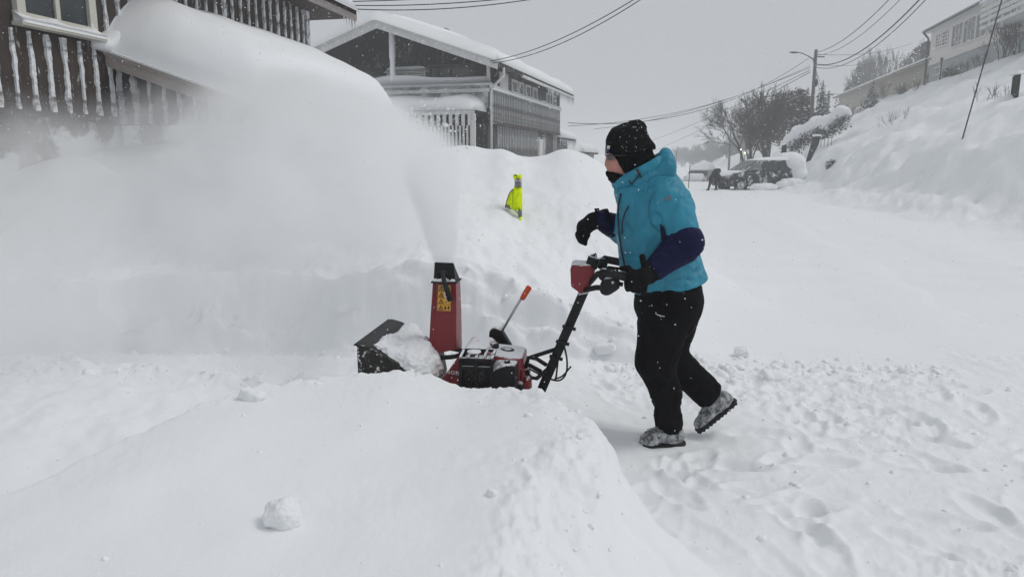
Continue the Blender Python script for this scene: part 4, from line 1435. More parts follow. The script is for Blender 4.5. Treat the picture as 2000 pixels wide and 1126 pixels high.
MB().tube([(0, 0, -.3), (0, 0, zs)], .03, 6).build('post', WIRE, sign)
MB().prism([(-.03, zs), (-.26, zs - .08), (-.26, zs - .48), (-.12, zs - .62), (-.03, zs - .62)], lambda p, q, d: (p, d, q), -.03, .0).build('plate', BLACKWOOD, sign)
g_ = ground_hit(1622, 325, 15)
s_ = g_.y / FPX
leafy('snowy_bush', g_ - Vector((0, 0, .1)), [((-6 * s_, -.1, 6 * s_), (6 * s_, 6 * s_, 9 * s_)), ((5 * s_, 0, 12 * s_), (9 * s_, 6 * s_, 6 * s_))], 160, 1.7 * s_, 15, 'small dark bush breaking through the foot of the bank', 'bush', PINE, None, .5)
for i, (px, ytop, ybot, Y, lb) in enumerate(((1345, 322, 351, 40, 'thin leaning snow stake left of the digging person'), (1321, 294, 320, 60, 'thin upright snow stake beside the hood of the blue jacket'))):
    p = P(px, ybot, Y)
    tag(MB().tube([Vector((p.x, p.y, min(p.z, ground_z(p.x, p.y)) - .2)), P(px + (3 if i == 0 else 0), ytop, Y)], .022, 5).build('snow_stake', WIRE), lb, 'stake', 'snow stakes')
BULB, _nt, _N, _L, _b = new_mat('lit_bulb')
_b.inputs['Base Color'].default_value = (1, .85, .55, 1)
_b.inputs['Emission Color'].default_value = (1, .78, .42, 1)
_b.inputs['Emission Strength'].default_value = 4.0
for px, py, lb in ((1447, 293, 'left of the two small warm lamps below the bare trees'), (1455, 300, 'right of the two small warm lamps below the bare trees'), (1468, 280, 'small warm lamp higher up among the bare branches')):
    p = P(px, py, 58)
    zg = ground_z(p.x, p.y)
    l_ = empty('garden_light', (p.x, p.y, zg), 0, lb, 'lamp', 'lit garden lamps')
    MB().tube([(0, 0, -.2), (0, 0, p.z - zg)], .03, 5).build('post', WIRE, l_)
    sdf_obj('bulb', lambda q, h=p.z - zg: sd_ell(q, (0, 0, h + .04), (.05, .05, .055)), (-.15, -.15, p.z - zg - .12), (.15, .15, p.z - zg + .2), .018, BULB, l_)

# ---------------------------------------------------------------- cars
CARPAINT = M('dark_car_paint', (0.018, 0.019, 0.022), .35, .3, 2, spec=.5, snow=(.535, .10, 2.6), settle=.45)
TYRE = M('tyre_rubber', (0.018, 0.018, 0.018), .9, .3, 9, snow=(.58, .1, 6))
RIM = M('wheel_rim', (0.32, 0.33, 0.34), .4, .2, 6, metal=.6, snow=(.5, .15, 7))
CARGLASS = M('car_glass', (0.02, 0.026, 0.028), .1, .3, 2, spec=.6, snow=(.60, .08, 3))
SIDEGLASS = M('clear_side_glass', (0.16, 0.19, 0.19), .1, .1, 2, spec=.6)
LIGHTGLASS = M('headlight_glass', (0.35, 0.37, 0.38), .15, .1, 2, spec=.7)


def make_car(name, loc, rz, label, group=None, roof_snow=.35, hood_snow=.03, paint=None, wheels=True):
    t = empty(name, loc, rz, label, 'car', group)
    prof = [(2.15, .28), (2.2, .55), (2.12, .80), (1.75, .98), (1.15, 1.10), (.35, 1.58), (-.2, 1.66), (-1.6, 1.64), (-2.0, 1.55), (-2.15, 1.10), (-2.2, .6), (-2.15, .28)]
    hw = lambda z: .86 if z < 1.0 else .86 - (z - 1.0) * .26
    mb = MB()
    rows = []
    for s in (-1, -.92, .92, 1):
        rows.append([(x * (1 if abs(s) < 1 else .985), s * hw(z), z if abs(s) < 1 else (z - .03 if z > .4 else z + .02)) for x, z in prof])
    n = len(prof)
    v = [p for r_ in rows for p in r_]
    f = []
    for j in range(3):
        for i in range(n):
            f.append((j * n + i, j * n + (i + 1) % n, (j + 1) * n + (i + 1) % n, (j + 1) * n + i))
    f.append(tuple(range(n)))
    f.append(tuple(reversed(range(3 * n, 4 * n))))
    mb.add(v, f)
    body = mb.build('body', paint or CARPAINT, t, False, .04, 2)
    for s in (-1, 1):
        for k, poly in enumerate(([(1.05, 1.08), (.40, 1.50), (.22, 1.52), (.22, 1.08)], [(.12, 1.08), (.12, 1.53), (-.78, 1.56), (-.78, 1.08)], [(-.88, 1.08), (-.88, 1.56), (-1.75, 1.53), (-1.9, 1.12)])):
            w = MB()
            w.prism(poly, lambda p, q, d, s=s: (p, s * (hw(q) + d), q), -.02, .012)
            w.build('side_window', SIDEGLASS if k == 0 else CARGLASS, t)
        MB().beam((.17, s * .862, .40), (.17, s * .862, 1.0), .015, .02, (1, 0, 0)).build('door_seam', TYRE, t)
        MB().beam((-.84, s * .862, .40), (-.84, s * .862, 1.0), .015, .02, (1, 0, 0)).build('door_seam', TYRE, t)
        MB().box(.55, .78, min(s * .9, s * 1.06), max(s * .9, s * 1.06), 1.02, 1.18).build('mirror', paint or CARPAINT, t, False, .03)
        MB().prism([(2.14, .68), (2.10, .82), (1.80, .92), (1.85, .75)], lambda p, q, d, s=s: (p + .015, s * (.55 + d), q), 0, .29).build('headlight', LIGHTGLASS, t)
        for x in (1.38, -1.35):
            if not wheels:
                continue
            wl2 = MB().tube([(x, s * .70, .33), (x, s * .73, .33), (x, s * .86, .33), (x, s * .89, .33)], [.30, .335, .335, .30], 22).build('wheel', TYRE, t, True)
            MB().tube([(x, s * .885, .33), (x, s * .90, .33)], [.215, .20], 16).build('rim', RIM, wl2)
            MB().tube([(x, s * .845, .34), (x, s * .868, .34)], [.40, .40], 22).build('wheel_arch', TYRE, wl2)
    MB().prism([(1.20, 1.10), (.42, 1.57), (.38, 1.55), (1.14, 1.08)], lambda p, q, d: (p + .02, d, q + .015), -.70, .70).build('windscreen', CARGLASS, t)
    MB().box(2.13, 2.23, -.45, .45, .50, .70).build('grille', TYRE, t, False, .02)
    if roof_snow:
        snow_cap('roof_snow', np.linspace(-2.4, .25, 24), np.linspace(-.80, .80, 16), lambda X, Y: np.where(X < -2.0, 1.5 + (X + 2.0) * .9, 1.64), lambda X, Y: roof_snow * (.35 + .65 * sstep(.3, -1.2, X)) * edge_round(X, -2.4, .25, .5) * edge_round(Y, -.8, .8, .3) * (1 + .2 * noise2(X * 2, Y * 2)), t, SNOW_FAR)
    if hood_snow:
        snow_cap('bonnet_snow', np.linspace(1.25, 2.0, 12), np.linspace(-.7, .7, 12), lambda X, Y: np.interp(X, [1.15, 1.75, 2.12], [1.10, .98, .80]) + .01, lambda X, Y: hood_snow * edge_round(X, 1.25, 2.0, .2) * edge_round(Y, -.7, .7, .2), t, SNOW_FAR)
    return t


hd = math.atan2(-.22, -.975)
fw = P(1447, 364, 37.8)
cp = Vector((fw.x, fw.y, 0)) - Matrix.Rotation(hd, 3, 'Z') @ Vector((1.38, .87, 0))
cp.z = ground_z(cp.x, cp.y) - .12
van = make_car('parked_van', cp, hd, 'black people carrier half dug out of the snow with a white cap on its rear', None, .16)
sdf_obj('rear_snow', lambda p: smin(sd_ell(p, (-1.85, .1, 1.45), (.85, .92, .62)), sd_ell(p, (-2.1, .5, .85), (.55, .6, .5)), .2), (-3.0, -1.1, .1), (-.7, 1.4, 2.4), .07, SNOW_FAR, van, lambda v, n: .06 * noise3(v * 3))
sdf_obj('side_snow', lambda p: smin(sd_ell(p, (-1.6, 1.0, .35), (1.0, .35, .35)), sd_ell(p, (.1, 1.0, .22), (.9, .3, .22)), .1), (-2.8, .5, -.2), (1.3, 1.5, .9), .06, SNOW_FAR, van, lambda v, n: .07 * noise3(v * 4))
for i, (px, py, Y, lb) in enumerate(((1366, 350, 56, 'hazy car buried to its windows behind the leaning snow stake'), (1372, 338, 68, 'faintest buried car farther up behind the other one'))):
    p = P(px, py, Y)
    p.z = ground_z(p.x, p.y) - .8
    make_car('buried_car', p, math.atan2(-.9, -.45), lb, 'cars buried in snow up the street', .5, .35, M('pale_car_paint%d' % i, (.12, .12, .125), .5, .2, 2, snow=(.42, .12, 2)), False)

# ---------------------------------------------------------------- the digging person up the street
BLACKCLOTH = M('black_work_clothes', (0.014, 0.014, 0.016), .8, .3, 8, .2, 40, snow=(.64, .1, 9))
YP = 37.0
pq = lambda x, y, dy=0.0: np.array(P(x - 7, y, YP + dy))
pz = ground_z(*pq(1400, 371)[:2])
p0 = np.array([pq(1400, 371)[0], YP, pz])
off = np.array([0, 0, pz - pq(1400, 371)[2]])


def digger(p):
    k = lambda x, y, dy=0.0: pq(x, y, dy) - pq(1400, 371)
    d = sd_cap(p, k(1400, 345), k(1406, 335), .17, .17)
    d = smin(d, sd_ell(p, k(1411, 333), (.11, .11, .13)), .04)
    d = smin(d, sd_cap(p, k(1396, 346, -.08), k(1394, 357, -.1), .10, .07), .04)
    d = smin(d, sd_cap(p, k(1394, 357, -.1), k(1390.5, 369, -.1), .07, .05), .02)
    d = smin(d, sd_cap(p, k(1402, 346, .08), k(1405, 357, .1), .10, .07), .04)
    d = smin(d, sd_cap(p, k(1405, 357, .1), k(1406, 369, .1), .07, .05), .02)
    d = smin(d, sd_cap(p, k(1390.5, 370, -.1), k(1387.5, 371, -.15), .06, .05), .02)
    d = smin(d, sd_cap(p, k(1406, 370, .1), k(1402.5, 371, .05), .06, .05), .02)
    d = smin(d, sd_cap(p, k(1408, 336, -.15), k(1413, 345, -.2), .075, .065), .03)
    d = smin(d, sd_cap(p, k(1413, 345, -.2), k(1411, 352, -.2), .065, .05), .03)
    d = smin(d, sd_cap(p, k(1407, 337, .15), k(1411, 347, .1), .07, .06), .03)
    d = smin(d, sd_cap(p, k(1411, 347, .1), k(1409, 354, -.05), .06, .045), .03)
    return d


dig = sdf_obj('person', digger, (-.6, -.6, -.15), (.8, .6, 1.35), .024, BLACKCLOTH)
dig.location = p0
tag(dig, 'person in black bending over to dig in front of the parked van', 'person')
sv = empty('snow_shovel', Vector(p0) + Vector((.22, -.22, .12)), 0, 'dark snow shovel in the hands of the bending person', 'shovel')
MB().tube([(.05, 0, .45), (.12, -.03, .05)], .018, 6).build('handle', WIRE, sv)
MB().prism([(-.02, .0), (.30, .14), (.26, .22), (-.02, .32)], lambda p, q, d: (p, d, q), -.03, .02).build('blade', BLACKWOOD, sv)
# ---------------------------------------------------------------- the snow blower
RED = M('red_machine_paint', (0.205, 0.008, 0.014), .38, .18, 5, .05, 80, spec=.5, snow=(.70, .06, 34), settle=.30)
REDDUST = M('red_paint_dusted_with_snow', (0.20, 0.008, 0.013), .38, .15, 5, .05, 80, spec=.5, settle=.44)
BLACKP = M('black_plastic', (0.011, 0.011, 0.012), .5, .3, 9, .1, 60, spec=.25, settle=.28)
BLACKM = M('black_painted_steel', (0.009, 0.009, 0.010), .5, .3, 9, .05, 80, spec=.25, snow=(.70, .06, 30))
RUBBER = M('black_rubber', (0.013, 0.013, 0.013), .75, .2, 10, .2, 60)
SIDESTEEL = M('snow_speckled_side_plate', (0.020, 0.018, 0.015), .6, .4, 20, .5, 90, snow=(.585, .05, 38))
STEEL = M('bright_steel', (0.45, 0.45, 0.46), .3, .1, 5, metal=.9)
ORANGE = M('orange_grip', (0.62, 0.075, 0.02), .5, .1, 6)
AMBER = M('amber_label', (0.72, 0.36, 0.035), .5, .06, 6)
AMBERDIM = M('amber_label_dusted', (0.42, 0.30, 0.11), .6, .06, 6)
INK = M('label_ink', (0.02, 0.014, 0.01), .6, .1, 6)
WHITEINK = M('white_print', (0.78, 0.78, 0.77), .6, .05, 6)

BA = R(7)
BO = Vector((-.70, 3.58, .10))
blower = empty('snow_blower', BO, -BA, 'red and black walk-behind snow blower with its chute upright, throwing snow', 'snow blower')
Z0 = BO.z


def Q(u, v, w):
    """machine frame: u backwards, v away from the camera, w height above the street"""
    return Vector((u, v, w - Z0))


def qprism(poly, v0, v1):
    return MB().prism(poly, lambda p, q, d: Q(p, d, q), v0, v1)


# auger housing: side plates and a curved shell
side = [(0, .15), (0, .60), (.06, .585), (.20, .505), (.29, .44), (.31, .32), (.27, .20), (.20, .15)]
for v_, nm in ((-.285, 'side_plate'), (.27, 'side_plate')):
    qprism(side, v_, v_ + .012).build(nm, SIDESTEEL, blower)
shell = MB()
prof = [(-.012, .602), (.06, .587), (.20, .507), (.29, .442), (.312, .32), (.272, .19), (.20, .148)]
vv, ff = [], []
for v_ in (-.272, .269):
    for p in prof:
        vv.append(Q(p[0], v_, p[1]))
for p in prof:
    vv.append(Q(p[0] - .012, -.272, p[1] - .010))
for p in prof:
    vv.append(Q(p[0] - .012, .269, p[1] - .010))
n_ = len(prof)
for i in range(n_ - 1):
    ff += [(i, n_ + i, n_ + i + 1, i + 1), (2 * n_ + i, 2 * n_ + i + 1, 3 * n_ + i + 1, 3 * n_ + i)]
ff += [(0, 2 * n_, 3 * n_, n_), (n_ - 1, 2 * n_ - 1, 4 * n_ - 1, 3 * n_ - 1)]
shell.add(vv, ff)
housing = shell.build('auger_housing', BLACKM, blower)
qprism([(.17, .15), (.29, .15), (.33, .30), (.30, .40), (.21, .22)], -.294, -.288).build('skid_shoe', RED, blower)
aug = MB().tube([Q(.14, -.27, .33), Q(.14, .265, .33)], .022, 10)
for k in range(60):
    f0, f1 = k / 60, (k + 1) / 60
    a0, a1 = f0 * 4 * math.pi, f1 * 4 * math.pi
    va, vb = -.26 + .52 * f0, -.26 + .52 * f1
    aug.add([Q(.14 + .03 * math.cos(a0), va, .33 + .03 * math.sin(a0)), Q(.14 + .12 * math.cos(a0), va, .33 + .12 * math.sin(a0)),
             Q(.14 + .12 * math.cos(a1), vb, .33 + .12 * math.sin(a1)), Q(.14 + .03 * math.cos(a1), vb, .33 + .03 * math.sin(a1))], [(0, 1, 2, 3)])
aug.build('auger', RED, blower)
# snow lying on the housing and around the chute


def house_snow(p):
    d = sd_cap(p, Q(.13, .20, .548), Q(.25, -.10, .49), .045, .085)
    d = smin(d, sd_cap(p, Q(.13, .16, .55), Q(.085, -.20, .565), .035, .022), .05)
    d = smin(d, sd_cap(p, Q(.10, -.10, .555), Q(.24, -.18, .49), .035, .07), .06)
    d = smin(d, sd_cap(p, Q(.09, -.22, .560), Q(.28, -.22, .455), .024, .06), .05)
    d = smin(d, sd_cap(p, Q(.25, -.10, .49), Q(.31, -.12, .455), .085, .065), .05)
    d = smin(d, sd_ell(p, Q(.25, -.20, .43), (.09, .09, .085)), .04)
    return d


def rough_snow(a, f=22.0):
    return lambda v, n: a * (.6 * noise3(v * f) + .45 * noise3(v * f * 2.3) + .3 * noise3(v * f * 5))


sdf_obj('clinging_snow', house_snow, Q(-.05, -.36, .3), Q(.56, .32, .70), .0065, SNOW, blower, rough_snow(.015, 34))
# discharge chute
def chute_ring(u0, u1, v0, v1, w, k=.0):
    return [Q(u0, v0, w), Q(u1, v0, w - k), Q(u1, v1, w), Q(u0, v1, w)]


def shell4(rings, t=.004, open_far=True):
    """Three-sided sheet-metal channel, open on the far side."""
    mb = MB()
    for a, b in zip(rings[:-1], rings[1:]):
        for i, j in ((3, 0), (0, 1), (1, 2)):
            mb.add([a[i], a[j], b[j], b[i]], [(0, 1, 2, 3)])
    o = mb
    return o


lowr = chute_ring(.302, .436, -.095, .055, .505, -.035)
midr = chute_ring(.314, .437, -.085, .045, .70)
topr = chute_ring(.326, .436, -.072, .03, .872)
ch_o = shell4([lowr, midr, topr]).build('chute', RED, blower)
sm = ch_o.modifiers.new('wall', 'SOLIDIFY')
sm.thickness = .006
sm.offset = 0
MB().tube([Q(.37 + .085 * math.cos(a), -.02 + .085 * math.sin(a), .50) for a in np.linspace(0, 6.2832, 25)], .012, 6).build('chute_collar', BLACKM, blower)
MB().beam(Q(.318, -.090, .56), Q(.330, -.078, .865), .010, .012).build('chute_rib', RED, blower)
dfl = shell4([chute_ring(.329, .434, -.074, .03, .874), [Q(.331, -.050, .965), Q(.420, -.050, .963), Q(.425, -.03, .935), Q(.330, -.03, .935)]]).build('chute_deflector', BLACKM, blower)
sm = dfl.modifiers.new('wall', 'SOLIDIFY')
sm.thickness = .005
sm.offset = 0
MB().box(*[x for ab in zip(Q(.318, -.094, .868), Q(.446, .034, .875)) for x in ab]).build('deflector_hinge', BLACKM, blower)
dh = MB().tube([Q(.350, -.080, .885), Q(.355, -.098, .918), Q(.375, -.104, .930), Q(.395, -.098, .925), Q(.412, -.085, .885)], .006, 6).build('deflector_handle', BLACKM, blower, True)
MB().tube([Q(.378, -.104, .928), Q(.392, -.125, .880), Q(.425, -.135, .790)], [.011, .012, .015], 10).build('grip', RUBBER, dh, True)
sdf_obj('hinge_snow', lambda p: smin(sd_cap(p, Q(.335, -.082, .880), Q(.43, -.082, .880), .010, .008), sd_cap(p, Q(.385, -.080, .882), Q(.372, -.072, .905), .012, .005), .01), Q(.31, -.11, .86), Q(.45, -.05, .93), .004, SNOW, blower, rough_snow(.003, 80))


# warning label on the face of the chute that looks at the camera
def face_pt(fu, fw, out):
    """fu, fw in 0..1 over the near face of the chute between the middle and the top ring"""
    a = midr[0].lerp(midr[1], fu)
    b = topr[0].lerp(topr[1], fu)
    return a.lerp(b, fw) + Vector((0, -out, 0))


def lab(poly, o0, o1, mat, name, parent):
    mb = MB()
    n = len(poly)
    mb.add([face_pt(p[0], p[1], o0) for p in poly] + [face_pt(p[0], p[1], o1) for p in poly],
           [tuple(range(n)), tuple(reversed(range(n, 2 * n)))] + [(i, n + i, n + (i + 1) % n, (i + 1) % n) for i in range(n)])
    return mb.build(name, mat, parent)


LU0, LU1, LW0, LW1 = .24, .80, .18, .915
label = lab([(LU0, LW0), (LU1, LW0), (LU1, LW1), (LU0, LW1)], .0035, .0050, AMBER, 'warning_label', blower)
rows_ = [(.18, .36), (.365, .545), (.55, .73), (.735, .915)]
um = (LU0 + LU1) / 2
for i, (w0, w1) in enumerate(rows_):
    if i == 3:
        lab([(LU0 + .005, w0 + .004), (LU1 - .005, w0 + .004), (LU1 - .005, w1 - .004), (LU0 + .005, w1 - .004)], .0051, .0056, AMBERDIM, 'label_row', label)
    if i:
        lab([(LU0, w0 - .007), (LU1, w0 - .007), (LU1, w0), (LU0, w0)], .0051, .0060, INK, 'label_line', label)
    c0, c1 = LU0 + .03, um - .01
    cm = (c0 + c1) / 2
    lab([(c0, w0 + .02), (c1, w0 + .02), (cm, w1 - .02)], .0057, .0062, INK, 'warning_triangle', label)
    lab([(c0 + .05, w0 + .042), (c1 - .05, w0 + .042), (cm, w1 - .062)], .0063, .0066, AMBER, 'triangle_field', label)
    lab([(cm - .012, w0 + .05), (cm + .012, w0 + .05), (cm + .016, w1 - .08), (cm - .016, w1 - .08)], .0067, .0070, INK, 'warning_mark', label)
    r0, r1 = um + .01, LU1 - .015
    if i == 2:
        lab([(r0, w0 + .008), (r1, w0 + .008), (r1, w1 - .008), (r0, w1 - .008)], .0057, .0061, WHITEINK, 'label_field', label)
        rm, wm = (r0 + r1) / 2, (w0 + w1) / 2
        ring = [(rm + .095 * math.cos(t), wm + .065 * math.sin(t)) for t in np.linspace(0, 6.283, 17)[:-1]]
        ring2 = [(rm + .07 * math.cos(t), wm + .048 * math.sin(t)) for t in np.linspace(0, 6.283, 17)[:-1]]
        lab(ring, .0062, .0064, INK, 'prohibition_ring', label)
        lab(ring2, .0065, .0067, WHITEINK, 'ring_field', label)
        lab([(rm - .07, wm + .038), (rm - .05, wm + .05), (rm + .07, wm - .038), (rm + .05, wm - .05)], .0068, .0070, INK, 'prohibition_bar', label)
    elif i == 3:
        lab([(r0 + .03, w0 + .04), (r1 - .03, w0 + .04), (r1 - .03, w1 - .07), (r0 + .03, w1 - .07)], .0057, .0061, INK, 'manual_symbol', label)
        lab([(r0 + .045, w0 + .05), (r1 - .045, w0 + .05), (r1 - .045, w1 - .08), (r0 + .045, w1 - .08)], .0062, .0065, AMBERDIM, 'manual_field', label)
    elif i == 1:
        for du, dw in ((.03, .10), (.08, .12), (.05, .05), (.11, .055)):
            lab([(r0 + du, w0 + dw), (r0 + du + .045, w0 + dw), (r0 + du + .045, w0 + dw + .03), (r0 + du, w0 + dw + .03)], .0057, .0062, INK, 'flying_object_symbol', label)
    else:
        lab([(r0 + .01, w0 + .035), (r0 + .07, w0 + .035), (r0 + .07, w1 - .05), (r0 + .01, w1 - .05)], .0057, .0062, INK, 'machine_symbol', label)
        lab([(r0 + .085, w0 + .085), (r0 + .15, w0 + .085), (r0 + .15, w0 + .10), (r0 + .085, w0 + .10)], .0057, .0062, INK, 'distance_arrow', label)
        lab([(r0 + .165, w0 + .03), (r0 + .21, w0 + .03), (r0 + .22, w1 - .06), (r0 + .19, w1 - .03), (r0 + .16, w1 - .06)], .0057, .0062, INK, 'person_symbol', label)

# red belt cover with the maker's name
cover = qprism([(.355, .38), (.372, .435), (.495, .612), (.515, .622), (.60, .612), (.625, .585), (.64, .36)], -.195, .06).build('belt_cover', REDDUST, blower, False, .012, 3)


def letter(strokes, x, w, h):
    """strokes: polygons in a 1 x 1 cell"""
    mb = MB()
    for poly in strokes:
        pts = [(x + p[0] * w, p[1] * h) for p in poly]
        n = len(pts)
        mb.add([LP(p[0], p[1], .0) for p in pts] + [LP(p[0], p[1], .0015) for p in pts], [tuple(range(n)), tuple(reversed(range(n, 2 * n)))] + [(i, n + i, n + (i + 1) % n, (i + 1) % n) for i in range(n)])
    return mb


def LP(a, b, out):
    return Q(.408 + a, -.1962 - out, .489 + b - .10 * a)


def bar(x0, y0, x1, y1):
    return [(x0, y0), (x1, y0), (x1, y1), (x0, y1)]


def ring_pieces(cx, cy, rx, ry, t, a0=0.0, a1=6.2832, n=14):
    out = []
    for k in range(n):
        p, q = a0 + (a1 - a0) * k / n, a0 + (a1 - a0) * (k + 1) / n
        out.append([(cx + rx * math.cos(p), cy + ry * math.sin(p)), (cx + rx * math.cos(q), cy + ry * math.sin(q)), (cx + (rx - t) * math.cos(q), cy + (ry - t * .75) * math.sin(q)), (cx + (rx - t) * math.cos(p), cy + (ry - t * .75) * math.sin(p))])
    return out


SER = lambda x: [bar(x - .17, 0, x + .17, .12), bar(x - .17, .88, x + .17, 1)]
GLY = {
    'H': [bar(.10, 0, .28, 1), bar(.72, 0, .90, 1), bar(.2, .42, .8, .56)] + SER(.19) + SER(.81),
    'O': ring_pieces(.5, .5, .48, .5, .2),
    'N': [bar(.12, 0, .24, 1), bar(.76, 0, .88, 1), [(.10, 1), (.32, 1), (.88, 0), (.70, 0)]] + SER(.18) + SER(.82)[1:],
    'D': [bar(.14, 0, .32, 1), bar(.04, 0, .5, .12), bar(.04, .88, .5, 1)] + ring_pieces(.45, .5, .48, .5, .2, -1.5708, 1.5708, 9),
    'A': [[(.0, 0), (.14, 0), (.56, 1), (.40, 1)], [(.86, 0), (1.0, 0), (.60, 1), (.44, 1)], bar(.25, .28, .75, .4)],
}
for k, g in enumerate('HONDA'):
    letter(GLY[g], k * .0235, .0205, .019).build('letter', WHITEINK, cover)

# muffler with its guard
muff = MB().box(*[x for ab in zip(Q(.495, -.262, .36), Q(.615, -.20, .545)) for x in ab]).build('muffler', M('scorched_steel', (.03, .026, .024), .55, .4, 25, .3, 80, metal=.4), blower, False, .012)
gd = MB()
for w_ in (.395, .545, .585):
    gd.beam(Q(.496, -.275, w_), Q(.645, -.275, w_), .012, .016)
for u_ in (.496, .570, .645):
    gd.beam(Q(u_, -.275, .38), Q(u_, -.275, .59), .014, .014)
for u_ in (.496, .533, .570, .608, .645):
    gd.beam(Q(u_, -.275, .59), Q(u_ + .005, -.20, .612), .012, .012)
gd.beam(Q(.498, -.20, .612), Q(.65, -.20, .612), .014, .014)
gd.beam(Q(.496, -.275, .40), Q(.496, -.20, .40), .014, .02)
gd.beam(Q(.496, -.275, .57), Q(.498, -.20, .60), .014, .02)
for k in range(5):
    gd.tube([Q(.57 + (.012 + .011 * k) * math.cos(t), -.268, .465 + (.012 + .011 * k) * math.sin(t)) for t in np.linspace(0, 6.2832, 19)], .0025, 5, False)
gd.build('muffler_guard', BLACKP, blower)
qprism([(.494, .36), (.494, .570), (.512, .592), (.636, .590), (.642, .36)], -.260, -.200).build('guard_body', BLACKP, blower, False, .008)
# fuel tank, cap, badge plate
sdf_obj('fuel_tank', lambda p: smax(sd_box(p, Q(.690, -.065, .505), (.088, .12, .085), .035), sd_plane(p, Q(.60, 0, .592), (.12, 0, 1)), .012), Q(.57, -.24, .38), Q(.82, .15, .64), .007, REDDUST, blower)
MB().disc(Q(.622, -.05, .598), (0, 0, 1), .024, .022, 18).build('fuel_cap', BLACKP, blower, True)
MB().disc(Q(.690, -.06, .578), (.12, 0, 1), .034, .012, 18).build('tank_badge', BLACKP, blower, True)
qprism([(.755, .40), (.77, .52), (.785, .50), (.79, .40)], -.18, .08).build('rear_cover', RED, blower, False, .008)
# air cleaner
sdf_obj('air_cleaner', lambda p: smax(sd_box(p, Q(.700, -.235, .47), (.060, .055, .095), .012), sd_plane(p, Q(.66, -.23, .553), (-.55, -.25, 1)), .006), Q(.62, -.31, .35), Q(.78, -.16, .60), .006, BLACKP, blower)
MB().disc(Q(.712, -.24, .566), (0, 0, 1), .014, .02, 12).build('air_cleaner_knob', BLACKP, blower, True)
sdf_obj('engine_block', lambda p: sd_box(p, Q(.69, -.05, .36), (.10, .17, .10), .02), Q(.55, -.25, .22), Q(.84, .16, .50), .012, BLACKP, blower)
qprism([(.778, .33), (.782, .455), (.800, .475), (.818, .46), (.82, .33)], -.20, -.12).build('gear_cover', RED, blower, False, .008)
sdf_obj('engine_snow', lambda p: smin(sd_ell(p, Q(.555, -.235, .612), (.035, .03, .008)), sd_ell(p, Q(.69, -.235, .562), (.035, .03, .010)), .005), Q(.5, -.29, .585), Q(.76, -.19, .64), .005, SNOW, blower, rough_snow(.004, 60))
# chute crank lever with its bracket
MB().tube([Q(.625, .15, .565), Q(.700, .15, .695), Q(.745, .15, .775)], .007, 8).build('lever_rod', STEEL, blower, True)
MB().tube([Q(.738, .15, .752), Q(.745, .15, .763), Q(.775, .15, .815), Q(.778, .15, .820)], [.012, .015, .016, .010], 10).build('lever_grip', ORANGE, blower, True)
qprism([(.565, .50), (.570, .585), (.600, .605), (.635, .590), (.690, .50)], .12, .18).build('lever_bracket', BLACKP, blower, False, .012)
# wheels
for v_ in (-.20, .20):
    ty = MB().tube([Q(.62, v_ - .055, .265), Q(.62, v_ - .04, .265), Q(.62, v_ + .04, .265), Q(.62, v_ + .055, .265)], [.13, .165, .165, .13], 26).build('wheel', RUBBER, blower, True)
    MB().tube([Q(.62, v_ - .058, .265), Q(.62, v_ + .058, .265)], .085, 18).build('rim', RED, ty)
    for k in range(13):
        a = k * 6.2832 / 13
        MB().beam(Q(.62 + .16 * math.cos(a), v_ - .05, .265 + .16 * math.sin(a)), Q(.62 + .16 * math.cos(a + .3), v_ + .05, .265 + .16 * math.sin(a + .3)), .018, .018).build('tread_bar', RUBBER, ty)
# handle post, console, bars
post_o = MB().beam(Q(.725, -.04, .0), Q(1.065, -.04, .845), .045, .038, (0, 1, 0)).build('handle_post', BLACKM, blower, False, .006)
for f in (.38, .52, .66):
    c = Q(.845, -.04, .30).lerp(Q(1.065, -.04, .845), f)
    MB().beam(c + Vector((-.03, -.03, .008)), c + Vector((.035, -.03, -.008)), .014, .014).build('clip', BLACKM, post_o)
MB().tube([Q(1.035, -.075, .83), Q(1.075, -.075, .838), Q(1.09, -.04, .845), Q(1.075, -.005, .838), Q(1.035, -.005, .83)], .009, 6).build('clamp', STEEL, blower)
con = qprism([(1.000, .865), (.995, .955), (1.005, .972), (1.090, .968), (1.112, .935), (1.105, .90), (1.052, .828)], -.10, .08).build('control_console', RED, blower, False, .012, 3)
mb = MB()
mb.add([Q(1.018, -.09, .9735), Q(1.052, -.09, .9725), Q(1.052, -.04, .9725), Q(1.018, -.04, .9735)], [(0, 1, 2, 3)])
mb.build('console_label', WHITEINK, con)
MB().tube([Q(1.085, .02, .96), Q(1.10, .02, 1.0), Q(1.118, .02, 1.005)], .012, 8).build('throttle_lever', BLACKP, con)
MB().disc(Q(1.10, -.03, .975), (.3, 0, 1), .03, .05, 14).build('control_knob', BLACKP, con)
near_bar = [Q(1.06, -.04, .845), Q(1.10, -.10, .90), Q(1.125, -.19, .945), Q(1.16, -.235, .958), Q(1.25, -.24, .940), Q(1.345, -.242, .912)]
far_bar = [Q(1.06, -.03, .845), Q(1.09, .08, .90), Q(1.115, .17, .945), Q(1.15, .20, .962), Q(1.24, .205, .945), Q(1.335, .205, .915)]
MB().tube(near_bar, .0135, 10).build('handlebar', BLACKM, blower, True)
MB().tube(far_bar, .0135, 10).build('handlebar', BLACKM, blower, True)
for bar_ in (near_bar, far_bar):
    MB().tube([bar_[3], bar_[4], bar_[5]], [.019, .020, .020], 12).build('grip', RUBBER, blower, True)
    up = Vector((0, 0, .03))
    MB().tube([bar_[2] + Vector((.02, 0, -.05)), bar_[3] + Vector((.03, -.0, -.045)), bar_[4] + Vector((-.01, 0, -.035))], .010, 8).build('clutch_lever', BLACKM, blower, True)
    MB().disc(bar_[2] + Vector((.03, -.02, .0)), (0, 1, 0), .028, .05, 14).build('lever_pivot', BLACKP, blower, True)
